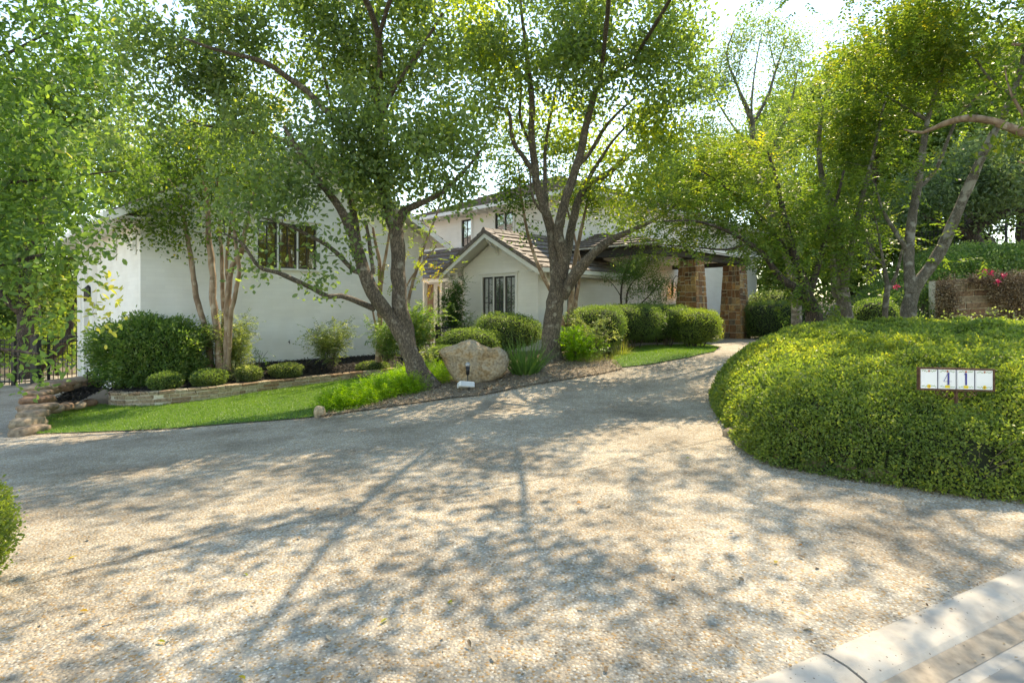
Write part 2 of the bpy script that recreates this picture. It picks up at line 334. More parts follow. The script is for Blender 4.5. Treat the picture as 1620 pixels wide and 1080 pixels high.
def crown_leaves(rng, cl, outd, per, spread, LL, WW, cval, shape, up=.35, comp=False):
    n = len(cl)*per; idx = np.repeat(np.arange(len(cl)), per)
    if comp:   # leaves set along short sprays
        ns = max(1, per//9); sidx = np.repeat(np.arange(len(cl)), ns*9)
        o = rng.normal(0, spread, (len(cl)*ns, 3)); sd_ = norm(outd.repeat(ns, 0)*.6+rng.normal(0, .7, (len(cl)*ns, 3))+np.array((0, 0, -.05)))
        base = np.repeat(cl, ns, 0)+o; k = np.tile(np.arange(9), len(cl)*ns); b9 = np.repeat(base, 9, 0); d9 = np.repeat(sd_, 9, 0)
        side = norm(np.cross(d9, np.array((0, 0, 1.)))); sg = np.where(k % 2 == 0, 1., -1.)[:, None]
        pos = b9+d9*(k[:, None]*LL*.38); d = norm(d9*.7+side*sg*.9+rng.normal(0, .15, pos.shape)+np.array((0, 0, -.15)))
        nr = norm(np.cross(side, d9)+rng.normal(0, .35, pos.shape)); rn = np.repeat(np.repeat(cval, ns)+rng.normal(0, .1, len(cl)*ns), 9)+rng.normal(0, .07, len(pos))
        n = len(pos)
    else:
        pos = cl[idx]+np.clip(rng.normal(0, 1, (n, 3)), -2, 2)*spread
        d = rng.normal(0, 1, (n, 3))+outd[idx]*.5; nr = rng.normal(0, 1, (n, 3))+np.array((0, 0, up*2)); rn = cval[idx]+rng.normal(0, .13, n)
    Ls = LL*rng.uniform(.65, 1.25, n); Ws = WW*rng.uniform(.7, 1.2, n)
    return leaves_np(pos, d, nr, Ls, Ws, np.clip(rn, 0, 1), shape)

def tree(name, label, cat, base, skel, blobs, leafm, bark, LL, WW, dens=700, toneadd=0, per=45, spread=.2, shape='d', comp=False, seed=1, group=None, ybias=0, twr=1.0, mid=.38, nside=12, flare=1.35, mincl=3):
    """skel: list of [(px,py,Y,r)...]; blobs: (px,py,Y,rx_px,ry_px,rd_m,density factor[,tone])"""
    rng = np.random.default_rng(seed)
    root = empty(name, base, label, cat, group)
    Vt, Ft, off = [], [], 0; nodes = []; nr_ = []
    for li, l in enumerate(skel):
        pts = np.array([P(a, b, c) for a, b, c, r in l]); rad = np.array([r for *_, r in l], float)
        sp, sr = smooth_poly(pts, rad, .12 if rad[0] > .05 else .2)
        sp = sp + fbm(sp, 2.2, seed+li)[:, None]*np.array((.05, .05, .0))*np.minimum(1, sr/.08)[:, None]*.8
        k = nside if rad[0] > .1 else 7
        if li == 0 and flare: sr = sr*(1+(flare-1)*np.exp(-np.maximum(sp[:, 2]-sp[0, 2], 0)/.18))
        v, f = tube_np(sp, sr, k); v = np.array(v)
        ctr = np.repeat(sp, k, 0); rr = np.repeat(sr, k)[:, None]
        v = ctr+(v-ctr)*(1+.16*fbm(v, 5.5, seed)[:, None]+.07*fbm(v*np.array((1, 1, .4)), 17, seed)[:, None])
        Vt.append(v); Ft.append(np.array(f)+off); off += len(v)
        nodes.append(sp); nr_.append(sr)
    nodes = np.concatenate(nodes); nr_ = np.concatenate(nr_)
    cls, outs, cv, fac = [], [], [], []
    for bl in blobs:
        px, py, Y, rx, ry, rd, df = bl[:7]; tone = bl[7] if len(bl) > 7 else mid
        c = P(px, py, Y); rxm = rx*Y/900; rym = ry*Y/900
        vol = 4.19*rxm*rym*rd; n = max(mincl, int(vol*dens*df/per))
        n2 = int(n*2.2); u = norm(rng.normal(0, 1, (n2, 3)))*(rng.uniform(0.05, 1, (n2, 1))**.42)
        p = c+u*np.array((rxm, rd, rym)); p += fbm(p, 1.3, seed)[:, None]*.18
        kk = np.argsort(-(fbm(p, 1.9, seed+3)+.22*rng.normal(0, 1, n2)))[:n]; u, p = u[kk], p[kk]   # foliage gathers in masses with gaps
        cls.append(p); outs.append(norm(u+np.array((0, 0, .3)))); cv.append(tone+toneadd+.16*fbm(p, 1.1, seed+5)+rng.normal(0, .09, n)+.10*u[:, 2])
    cls = np.concatenate(cls); outs = np.concatenate(outs); cv = np.concatenate(cv)
    keep = cls[:, 2] > gz(cls[:, 0], cls[:, 1])+.25; cls, outs, cv = cls[keep], outs[keep], cv[keep]
    # twigs: join each leaf cluster to the nearest wood
    d0 = np.array([np.min(np.sum((nodes-c)**2, 1)) for c in cls]) if len(nodes) else None
    order = np.argsort(d0); cap = len(nodes)+len(cls)*3
    nd = np.full((cap, 3), 1e6); nd[:len(nodes)] = nodes; nr2 = np.zeros(cap); nr2[:len(nodes)] = nr_; cnt = len(nodes)
    TP, TR = [], []
    for i in order:
        c = cls[i]; dv = nd[:cnt]-c; q = np.sum(dv*dv, 1)+.6*np.maximum(dv[:, 2], 0)**2; j = int(np.argmin(q)); p0 = nd[j]; dist = math.sqrt(np.sum((p0-c)**2))
        r0 = min(nr2[j]*.75, (.0055+.010*dist)*twr); r1 = r0*.45
        wob = rng.normal(0, .07*dist, (2, 3)); p1 = p0+(c-p0)*.35+wob[0]+np.array((0, 0, -.05*dist)); p2 = p0+(c-p0)*.7+wob[1]
        TP.append((p0, p1, p2, c)); TR.append((r0, r0*.8, (r0+r1)/2, r1))
        for pp, rr in ((p1, r0*.85), (p2, r0*.7), (c, r1)):
            nd[cnt] = pp; nr2[cnt] = max(rr, .004); cnt += 1
    TP = np.array(TP); TR = np.array(TR); Mn = len(TP)
    t = norm(np.gradient(TP, axis=1)); ref = norm(rng.normal(0, 1, (Mn, 1, 3))); u = norm(np.cross(t, np.broadcast_to(ref, t.shape))); w_ = np.cross(t, u)
    ns = 4; ang = np.arange(ns)*2*math.pi/ns
    tv = TP[:, :, None, :]+(u[:, :, None, :]*np.cos(ang)[None, None, :, None]+w_[:, :, None, :]*np.sin(ang)[None, None, :, None])*TR[:, :, None, None]
    tv = tv.reshape(-1, 3); b = (np.arange(Mn)*4*ns)[:, None, None, None]; ii = np.arange(3)[None, :, None, None]*ns; jj = np.arange(ns)[None, None, :, None]
    q = np.concatenate([b+ii+jj, b+ii+(jj+1) % ns, b+ii+ns+(jj+1) % ns, b+ii+ns+jj], 3).reshape(-1, 4)
    Vt.append(tv); Ft.append(q+off)
    mesh_np('trunk', np.concatenate(Vt), np.concatenate(Ft), None, bark, root, True)
    V, F, rn = crown_leaves(rng, cls, outs, per, spread, LL, WW, cv, shape, comp=comp)
    mesh_np('crown', V, F, rn, leafm, root)
    return root

def ico(n=3):
    import bmesh
    bm = bmesh.new(); bmesh.ops.create_icosphere(bm, subdivisions=n, radius=1); v = np.array([p.co[:] for p in bm.verts]); f = np.array([[q.index for q in t.verts] for t in bm.faces]); bm.free(); return v, f
ICO = {n: ico(n) for n in (2, 3, 4)}
def shrub(name, label, base, rx, ry, h, leafm, n, LL, WW, seed=1, expo=2.6, lump=.10, group=None, cat='shrub', lift=.0, shell=.16, tone=.4, stems=6, rot=0, nscale=1.6, shape='d', upn=.9, corescale=.86):
    """clipped or loose shrub: leaves on a lumpy rounded body, stems below"""
    rng = np.random.default_rng(seed); root = empty(name, base, label, cat, group); base = np.asarray(base, float)
    c = base+np.array((0, 0, lift+(h-lift)/2)); hz = (h-lift)/2; cr, sr = math.cos(rot), math.sin(rot)
    def body(u, k=1.0):
        s = (np.abs(u[:, 0])**expo+np.abs(u[:, 1])**expo+np.abs(u[:, 2])**expo)**(-1/expo)
        q = u*s[:, None]*(1+lump*fbm(u, nscale*1.6, seed)[:, None]+lump*.5*fbm(u, nscale*4, seed+2)[:, None])*k
        q = q*np.array((rx, ry, hz)); x = q[:, 0]*cr-q[:, 1]*sr; y = q[:, 0]*sr+q[:, 1]*cr
        return c+np.stack([x, y, q[:, 2]], 1)
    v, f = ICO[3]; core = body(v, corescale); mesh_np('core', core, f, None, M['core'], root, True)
    u = norm(rng.normal(0, 1, (n, 3))*np.array((1, 1, 1.0))); pos = body(u, 1)*1.0
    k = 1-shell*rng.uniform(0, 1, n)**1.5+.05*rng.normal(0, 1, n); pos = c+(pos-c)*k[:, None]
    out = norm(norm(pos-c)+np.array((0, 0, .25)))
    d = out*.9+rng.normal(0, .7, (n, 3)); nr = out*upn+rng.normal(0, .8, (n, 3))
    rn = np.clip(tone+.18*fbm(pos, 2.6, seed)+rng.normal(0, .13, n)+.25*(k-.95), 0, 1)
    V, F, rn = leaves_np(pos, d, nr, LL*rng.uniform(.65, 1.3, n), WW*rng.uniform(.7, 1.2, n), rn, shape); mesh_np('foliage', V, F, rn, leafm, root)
    if stems:
        mb = MB()
        for i in range(stems):
            a = rng.uniform(0, 6.28); rr = rng.uniform(0, .5); p0 = base+np.array((math.cos(a)*rx*rr*.6, math.sin(a)*ry*rr*.6, -.05)); p1 = base+np.array((math.cos(a)*rx*rr*1.3, math.sin(a)*ry*rr*1.3, lift+.35*h))
            mb.tube([p0, (p0+p1)/2+rng.normal(0, .03, 3), p1], [.02, .016, .012], 5)
        mb.build('stem', M['twig'], root, True)
    return root
def loose_plant(name, label, base, h, spreadr, nst, leafm, per, LL, WW, seed=1, comp=True, cat='shrub', stemm=None, arch=.3, tone=.5, lo=.25, spr=.07, shape='d', group=None):
    rng = np.random.default_rng(seed); root = empty(name, base, label, cat, group); base = np.asarray(base, float); mb = MB(); cl = []; od = []
    for i in range(nst):
        a = rng.uniform(0, 6.28); s = spreadr*rng.uniform(.25, 1)**.7; hh = h*rng.uniform(.6, 1)
        dx = np.array((math.cos(a), math.sin(a), 0)); p0 = base+dx*s*.15; pm = base+dx*s*.5+np.array((0, 0, hh*.6)); p1 = base+dx*s*(1+arch)+np.array((0, 0, hh))
        pts, _ = smooth_poly([p0, pm, p1], [1, 1, 1], .1); pts = pts+np.cumsum(rng.normal(0, .006, pts.shape), 0)
        mb.tube(pts, np.linspace(.011, .004, len(pts)), 5)
        k = pts[int(len(pts)*lo):]; cl.append(k); od.append(np.tile(dx*.8+np.array((0, 0, .4)), (len(k), 1)))
    cl = np.concatenate(cl); od = norm(np.concatenate(od)); cv = tone+rng.normal(0, .12, len(cl))
    mb.build('stem', stemm or M['twig'], root, True)
    V, F, rn = crown_leaves(rng, cl, od, per, spr, LL, WW, cv, shape, comp=comp); mesh_np('foliage', V, F, rn, leafm, root); return root
def blades(name, pos, Ls, Ws, dirs, rnd, m, parent=None, seg=2, droop=.4):
    """tapered bent blades"""
    n = len(pos); d = norm(dirs); s = norm(np.cross(d, np.tile((0, 0, 1.), (n, 1))+np.random.default_rng(3).normal(0, .3, (n, 3))))
    V = []; k = seg+1
    for i in range(k):
        t = i/seg; c = pos+d*(Ls*t)[:, None]+np.array((0, 0, -1.))*(Ls*droop*t*t*np.linalg.norm(d[:, :2], axis=1))[:, None]
        wv = (Ws*(1-t*.92)*(.8 if i == 0 else 1))[:, None]*.5; V += [c-s*wv, c+s*wv]
    V = np.stack(V, 1).reshape(-1, 3); b = np.arange(n)[:, None]*(2*k); F = np.concatenate([b+np.array([[2*i, 2*i+1, 2*i+3, 2*i+2]]) for i in range(seg)], 0)
    return mesh_np(name, V, F, np.tile(rnd, seg), m, parent)

def inside(poly, x, y):
    x = np.asarray(x); y = np.asarray(y); r = np.zeros(x.shape, bool); n = len(poly); j = n-1
    for i in range(n):
        xi, yi = poly[i][:2]; xj, yj = poly[j][:2]
        c = ((yi > y) != (yj > y)) & (x < (xj-xi)*(y-yi)/((yj-yi)+1e-12)+xi); r ^= c; j = i
    return r
def edge_dist(poly, x, y):
    d = np.full(np.shape(x), 1e9); n = len(poly)
    for i in range(n):
        a = np.array(poly[i][:2]); b = np.array(poly[(i+1) % n][:2]); ab = b-a; t = np.clip(((x-a[0])*ab[0]+(y-a[1])*ab[1])/(ab@ab+1e-12), 0, 1)
        d = np.minimum(d, np.hypot(x-a[0]-t*ab[0], y-a[1]-t*ab[1]))
    return d
def sheet(name, poly, zf, m, step=.4, parent=None, kind='structure', label=None, cat=None):
    poly = [tuple(p[:2]) for p in poly]; bd = []
    n = len(poly)
    for i in range(n):
        a = np.array(poly[i]); b = np.array(poly[(i+1) % n]); k = max(1, int(np.linalg.norm(b-a)/step)); bd += [tuple(a+(b-a)*j/k) for j in range(k)]
    xs = [p[0] for p in bd]; ys = [p[1] for p in bd]
    gx, gy = np.meshgrid(np.arange(min(xs), max(xs), step), np.arange(min(ys), max(ys), step)); gx = gx.ravel(); gy = gy.ravel()
    k = inside(poly, gx, gy); gx, gy = gx[k], gy[k]; k = edge_dist(poly, gx, gy) > step*.35; gx, gy = gx[k], gy[k]
    pts = [Vector(p) for p in bd]+[Vector(p) for p in zip(gx, gy)]
    r = delaunay_2d_cdt(pts, [(i, (i+1) % len(bd)) for i in range(len(bd))], [list(range(len(bd)))], 1, 1e-5)
    vs, fs = r[0], r[2]; co = [(v.x, v.y, float(zf(v.x, v.y))) for v in vs]
    me = bpy.data.meshes.new(name); me.from_pydata(co, [], fs); me.update()
    import bmesh
    bm = bmesh.new(); bm.from_mesh(me); bmesh.ops.recalc_face_normals(bm, faces=bm.faces)
    if sum(f.normal.z for f in bm.faces) < 0: bmesh.ops.reverse_faces(bm, faces=bm.faces)
    bm.to_mesh(me); bm.free(); me.polygons.foreach_set('use_smooth', [True]*len(me.polygons))
    return tag(link(name, me, m, parent), label, cat, kind=kind)
def scatter_in(poly, n, rng):
    a = np.array([p[:2] for p in poly]); lo = a.min(0); hi = a.max(0); out = np.zeros((0, 2))
    while len(out) < n:
        q = rng.uniform(lo, hi, (n*2, 2)); q = q[inside(poly, q[:, 0], q[:, 1])]; out = np.concatenate([out, q])
    return out[:n]
def offz(dz): return lambda x, y: gzf(x, y)+dz
# ================================================================== GROUND, DRIVE, KERB, STREET
def beyond(x, y): return ((x-1.04)*.444-(y-2.44)*.896)     # metres past the kerb line, towards the street
def ground_z(x, y): return gz(x, y)-.07-.35*ss(-.1, .3, beyond(np.asarray(x, float), np.asarray(y, float)))
def axis(a, b, st, far):
    c = list(np.arange(a, b+1e-6, st)); k = st; lo = a; hi = b
    while hi < far: k *= 1.5; hi += k; lo -= k; c = [lo]+c+[hi]
    return np.array(c)
gx_, gy_ = axis(-22, 26, .5, 600), axis(-6, 36, .5, 600)
XX, YY = np.meshgrid(gx_, gy_); ZZ = ground_z(XX, YY); nx, ny = len(gx_), len(gy_)
idx = np.arange(nx*ny).reshape(ny, nx)
tag(mesh_np('ground', np.stack([XX, YY, ZZ], -1).reshape(-1, 3), np.stack([idx[:-1, :-1], idx[:-1, 1:], idx[1:, 1:], idx[1:, :-1]], -1).reshape(-1, 4), None, M['soil'], None, True), kind='structure')

kx = np.array((-.896, -.444)); kn = np.array((.444, -.896)); k0 = np.array((1.04, 2.44))
def kz(q): return gzf(*q)
def kp(t, n): q = k0+kx*t+kn*n; return (float(q[0]), float(q[1]))
bedge = [(500, 661), (560, 652), (610, 645), (660, 638), (715, 630), (762, 626), (810, 616), (850, 608), (900, 600), (950, 592), (985, 584)]
lawn_front = [(50, 687), (120, 685), (200, 682), (280, 678), (350, 672), (430, 666), (492, 661)]
hedge_foot = [(3.75, 9.9), (3.26, 9.1), (2.98, 8.1), tuple(G(1170, 694)[:2]), tuple(G(1188, 716)[:2]), tuple(G(1225, 735)[:2]), tuple(G(1330, 755)[:2]), tuple(G(1450, 772)[:2]), tuple(G(1560, 790)[:2]), (4.6, 4.55), (6.0, 3.95), (8.0, 3.75), (11, 4.5), (12, 8), (11, 10.2), (8, 10.4), (5.6, 10.4), (4.4, 10.3)]
drv = [(-19, 21), (-12, 21.5), tuple(G(120, 606)[:2]), tuple(P(62, 612, 10.6)[:2]), tuple(G(42, 650)[:2]), tuple(G(38, 684)[:2])]
drv += [(G(*p)[0]-.05, G(*p)[1]+.25) for p in lawn_front+bedge+[(1030, 577), (1090, 566), (1130, 557)]]+[tuple(G(1142, 549)[:2])]
drv += [tuple(H(17.5, 9.0, 0)[:2]), tuple(H(17.5, 11.9, 0)[:2]), tuple(H(27, 11.9, 0)[:2]), (13, 24), (9.2, 19), (6.6, 15), (4.7, 11.5)]+hedge_foot[:12]
drv += [(13, 8.0), kp(-16, 0)] + [kp(t, 0) for t in range(-12, 26, 4)]+[(-24, -2), (-24, 14)]
sheet('driveway', drv, offz(0), M['agg'], .45)
# saw-cut joints
def strip(name, pts, wd, m, dz=.004):
    mb = MB(); p = [np.array(q[:2]) for q in pts]; pp = []
    for i in range(len(p)-1):
        k = max(1, int(np.linalg.norm(p[i+1]-p[i])/.3)); pp += [p[i]+(p[i+1]-p[i])*j/k for j in range(k)]
    pp.append(p[-1])
    for i in range(len(pp)-1):
        d = pp[i+1]-pp[i]; s = np.array((-d[1], d[0]))/np.linalg.norm(d)*wd/2
        q = [pp[i]-s, pp[i+1]-s, pp[i+1]+s, pp[i]+s]; mb.add([(a[0], a[1], gzf(*a)+dz) for a in q], [(3, 2, 1, 0)] if True else [])
    return tag(mb.build(name, m), kind='structure')
strip('driveway_joint', [G(20, 930), G(152, 895), G(237, 876), G(333, 854), G(540, 813), G(760, 775), G(920, 745), G(1040, 716), G(1140, 694)], .008, M['joint'], .006)
strip('driveway_joint', [G(758, 626), G(830, 634), G(894, 641), G(1010, 654), G(1130, 668)], .008, M['joint'], .006)
# rolled kerb, gutter and street, swept along the kerb line, cut by a joint across
prof = [(0, .0), (.03, .008), (.12, .006), (.20, -.012), (.235, -.035), (.27, -.047), (.33, -.050), (.40, -.046), (.55, -.035), (.9, -.02), (3.5, .03), (8, .06)]
def kerb(t0, t1, name):
    vs = []; n = max(2, int(abs(t1-t0)/.5))
    for i in range(n+1):
        t = t0+(t1-t0)*i/n
        for a, z in prof[:8]: q = kp(t, a); vs.append((q[0], q[1], z+.004+kz(kp(t, 0))))
        q = kp(t, .40); vs.append((q[0], q[1], -.3)); q = kp(t, 0); vs.append((q[0], q[1], -.3))
    mb = MB(); m_ = 10
    fs = [(i*m_+j, i*m_+(j+1) % m_, (i+1)*m_+(j+1) % m_, (i+1)*m_+j) for i in range(n) for j in range(m_)]
    mb.add(vs, fs+[tuple(range(m_)), tuple(range(n*m_, (n+1)*m_))][::1]); o = mb.build(name, M['conc']); 
    return tag(o, kind='structure')
cut = -.44
kerb(cut+.008, 24, 'kerb'); kerb(-12, cut-.008, 'kerb')
strip2 = MB(); nn_ = 60
for i in range(nn_):
    t0, t1 = -12+36*i/nn_, -12+36*(i+1)/nn_
    for t_, t2_ in [(t0, t1)]:
        q = [kp(t_, .225), kp(t2_, .225), kp(t2_, .335), kp(t_, .335)]
        g0, g1 = kz(kp(t_, 0)), kz(kp(t2_, 0)); strip2.add([(q[0][0], q[0][1], g0-.022), (q[1][0], q[1][1], g1-.022), (q[2][0], q[2][1], g1-.0435), (q[3][0], q[3][1], g0-.0435)], [(0, 1, 2, 3)])
tag(strip2.build('gutter_line', M['gutter_dirt']), kind='structure')
st = MB()
for a, b_ in ((-12, cut-.012), (cut+.012, 24)):
    pr = [(.3995, -.0415), (.55, -.035), (.9, -.02), (3.5, .03), (8, .06)]
    ts = np.linspace(a, b_, max(3, int(abs(b_-a)/.5)))
    for t0, t1 in zip(ts[:-1], ts[1:]):
        g0, g1 = kz(kp(t0, 0)), kz(kp(t1, 0))
        for (n0, z0), (n1, z1) in zip(pr[:-1], pr[1:]):
            q = [kp(t0, n0), kp(t1, n0), kp(t1, n1), kp(t0, n1)]; st.add([(q[0][0], q[0][1], g0+z0), (q[1][0], q[1][1], g1+z0), (q[2][0], q[2][1], g1+z1), (q[3][0], q[3][1], g0+z1)], [(0, 1, 2, 3)])
tag(st.build('street', M['street']), kind='structure')
jb = MB(); jb.hexa([(*kp(cut-.02, 0), -.2), (*kp(cut+.02, 0), -.2), (*kp(cut+.02, 8), -.2), (*kp(cut-.02, 8), -.2), (*kp(cut-.02, 0), -.075), (*kp(cut+.02, 0), -.075), (*kp(cut+.02, 8), -.075), (*kp(cut-.02, 8), -.075)])
tag(jb.build('kerb_joint', M['joint']), kind='structure')

# ================================================================== BEDS AND LAWNS
wallbase = [(156, 634), (160, 641), (172, 643), (200, 644), (250, 643), (330, 634), (400, 623), (470, 612), (540, 603), (600, 594), (625, 590)]
WB = [G(*p) for p in wallbase]
WB[0] = WB[0]+np.array((.15, .55, 0)); WB[1] = WB[1]+np.array((.02, .2, 0))
htop = [.30, .30, .30, .30, .31, .29, .26, .22, .19, .16, .14]
lawn1 = [G(*p) for p in lawn_front]+[G(505, 657), G(520, 640)+np.array((.0, .1, 0)), G(560, 618), G(600, 600), G(605, 597)]+[q+np.array((0, .05, 0)) for q in WB[9:1:-1]]+[G(150, 640), G(110, 645), G(80, 652), G(62, 662), G(45, 684)]
lawn1 = [tuple(q[:2]) for q in lawn1]
sheet('lawn_ground', lawn1, offz(.015), M['lawnbase'], .4)
def grass(name, poly, n, label, zf, Lm=.055, seed=1, cz=1):
    rng = np.random.default_rng(seed); q = scatter_in(poly, n, rng); p = np.stack([q[:, 0], q[:, 1], np.array(zf(q[:, 0], q[:, 1]))], 1)
    d = rng.normal(0, .45, (n, 3)); d[:, 2] = 1; rn = np.clip(.5+.22*fbm(p, 1.6, 4)+.15*fbm(p, 7, 2)+rng.normal(0, .2, n), 0, 1)
    return tag(blades(name, p, Lm*rng.uniform(.5, 1.2, n), np.full(n, .009), d, rn, M['grass']), label, 'grass', kind='stuff')
grass('lawn_grass', lawn1, 60000, 'mown green lawn below the low stone bed wall', lambda x, y: gz(x, y)+.012, .05, 11)
lawn2 = [G(*p) for p in [(968, 575), (975, 583), (1030, 577), (1090, 566), (1130, 557), (1137, 550), (1110, 545), (1060, 546), (1010, 549), (975, 556)]]
lawn2 = [tuple(q[:2]) for q in lawn2]
sheet('lawn_ground', lawn2, offz(.02), M['lawnbase'], .4)
grass('lawn_grass', lawn2, 22000, 'small crescent lawn between the drive and the clipped hedge row', lambda x, y: gz(x, y)+.015, .05, 12)
# raised bed of black mulch behind the stone wall
houseline = [H(3.1, 15.7, 0), H(4.5, 15.7, 0), H(6, 15.7, 0), H(7.5, 15.7, 0), H(9, 15.7, 0), H(10.3, 15.6, 0), H(11.2, 15.2, 0)]
def bed_z(x, y):
    base = gz(x, y); best = None
    # height of the wall top nearest, rising to the house
    xs = np.array([q[0] for q in WB[2:]]); tops = np.array([q[2]+h_-.05 for q, h_ in zip(WB[2:], htop[2:])])
    zt = np.interp(x, xs, tops); yw = np.interp(x, xs, [q[1] for q in WB[2:]])
    return zt+(.17-zt)*ss(0, 2.4, y-yw)
bed = [tuple(q[:2]) for q in WB]+[tuple(G(650, 600)[:2]), tuple(H(12.0, 14.4, 0)[:2])]+[tuple(q[:2]) for q in houseline[::-1]]+[(-9.3, 14.3)]
sheet('mulch_bed', bed, lambda x, y: float(bed_z(x, y)), M['mulch'], .3)
# stepped mulch area at the far left, with its stacked boulders
lm = [P(58, 652, 10.0), P(84, 650, 10.25), P(120, 644, 11.2), P(156, 634, 12.4), P(165, 612, 13.3), P(152, 600, 14.2), P(118, 604, 12.9), P(88, 611, 11.6), P(62, 621, 10.6)]
def lmz(x, y): return float(np.interp(y, [9.5, 10.3, 11.5, 12.6, 14.3], [-.30, -.22, -.22, -.16, -.12]))
sheet('mulch_bed', [tuple(q[:2]) for q in lm], lmz, M['mulch'], .25)
def chips(name, poly, n, m, zf, L0, W0, label, seed, cat='mulch'):
    rng = np.random.default_rng(seed); q = scatter_in(poly, n, rng); z = np.array([zf(a, b) for a, b in q]) if n < 9000 else zf(q[:, 0], q[:, 1])
    p = np.stack([q[:, 0], q[:, 1], np.asarray(z)+rng.uniform(.005, .03, n)], 1); d = rng.normal(0, 1, (n, 3)); d[:, 2] *= .25; nr = rng.normal(0, .45, (n, 3)); nr[:, 2] = 1
    V, F, rn = leaves_np(p, d, nr, L0*rng.uniform(.4, 1.3, n), W0*rng.uniform(.5, 1.2, n), rng.uniform(0, 1, n), 'd'); return tag(mesh_np(name, V, F, rn, m), label, cat, kind='stuff')
chips('mulch_chips', bed, 16000, M['mulchchip'], lambda x, y: bed_z(x, y), .07, .03, 'black shredded mulch in the raised bed by the white wall', 3)
chips('mulch_chips', [tuple(q[:2]) for q in lm], 4000, M['mulchchip'], lmz, .07, .03, 'black shredded mulch behind the stacked stones at the far left', 4)
# leaf-littered bed between the drive and the boulder
litter = [tuple(G(*p)[:2]) for p in bedge]+[tuple(G(*p)[:2]) for p in [(975, 572), (940, 565), (905, 556), (860, 552)]]+[tuple(q[:2]) for q in (H(11.9, 11.2, 0), H(11.9, 14.3, 0), H(11.0, 15.6, 0))]+[tuple(G(*p)[:2]) for p in [(640, 590), (600, 600), (560, 620), (525, 642), (505, 657)]]
sheet('litter_bed', litter, offz(.022), M['litter'], .35)
chips('leaf_litter', litter, 26000, M['litterleaf'], lambda x, y: gz(x, y)+.022, .045, .022, 'dry brown leaf litter under the two oaks', 5, 'leaf litter')
rs_ = np.random.default_rng(8); sp_ = []
for (a, b_) in zip(bedge[:-1], bedge[1:]):
    A_, B_ = G(*a), G(*b_); m_ = int(260*np.linalg.norm(B_-A_)); t_ = rs_.uniform(0, 1, m_)[:, None]; q_ = A_[None, :2]+(B_-A_)[None, :2]*t_; q_[:, 1] -= np.abs(rs_.normal(0, .07, m_))-.03; sp_.append(q_)
for (a, b_) in zip(lawn_front[:-1], lawn_front[1:]):
    A_, B_ = G(*a), G(*b_); m_ = int(60*np.linalg.norm(B_-A_)); t_ = rs_.uniform(0, 1, m_)[:, None]; q_ = A_[None, :2]+(B_-A_)[None, :2]*t_; q_[:, 1] -= np.abs(rs_.normal(0, .05, m_))-.02; sp_.append(q_)
q_ = np.concatenate(sp_+[np.column_stack([rs_.uniform(-7, 3, 1100), rs_.uniform(2.6, 10.5, 1100)])]); q_ = q_[inside(drv, q_[:, 0], q_[:, 1])]; n = len(q_); d = rs_.normal(0, 1, (n, 3)); d[:, 2] *= .15; nr = rs_.normal(0, .3, (n, 3)); nr[:, 2] = 1
V, F, rn = leaves_np(np.column_stack([q_, gz(q_[:, 0], q_[:, 1])+.02*(np.arange(n) < 0)+rs_.uniform(.006, .02, n)]), d, nr, rs_.uniform(.01, .038, n), rs_.uniform(.006, .018, n), rs_.uniform(0, .9, n))
tag(mesh_np('drive_litter', V, F, rn, M['litterleaf']), 'fine dry leaf crumbs scattered over the pebbled drive and along its planted edge', 'leaf litter', kind='stuff')
hsoil = hedge_foot
sheet('hedge_soil', [(a[0]-.0, a[1]) for a in hsoil], offz(.012), M['soil'], .35)
rng0 = np.random.default_rng(5)
ring = []
for i in range(1, 9):
    a, b_ = np.array(hedge_foot[i]), np.array(hedge_foot[i+1]); ring.append((a, b_))
hs = []
for a, b_ in ring:
    for t in rng0.uniform(0, 1, 500): d = b_-a; nrm_ = np.array((d[1], -d[0]))/np.linalg.norm(d); hs.append(a+d*t-nrm_*rng0.normal(-.02, .09))
hs = np.array(hs); n = len(hs); pz = gz(hs[:, 0], hs[:, 1])+rng0.uniform(.003, .012, n)
d = rng0.normal(0, 1, (n, 3)); d[:, 2] *= .15; nr = rng0.normal(0, .3, (n, 3)); nr[:, 2] = 1
V, F, rn = leaves_np(np.column_stack([hs, pz]), d, nr, rng0.uniform(.008, .03, n), rng0.uniform(.006, .015, n), rng0.uniform(0, .9, n))
tag(mesh_np('hedge_litter', V, F, rn, M['litterleaf']), 'dark leaf crumbs fallen along the foot of the big hedge', 'leaf litter', kind='stuff')
# hedge row soil
hr = [tuple(G(*p)[:2]) for p in [(975, 556), (1010, 549), (1060, 546), (1110, 545), (1137, 549)]]+[tuple(H(*q)[:2]) for q in ((17.0, 9.2, 0), (17.0, 11.8, 0), (12.1, 10.9, 0))]+[tuple(G(905, 556)[:2]), tuple(G(940, 565)[:2])]
sheet('hedge_row_soil', hr, offz(.026), M['litter'], .35)

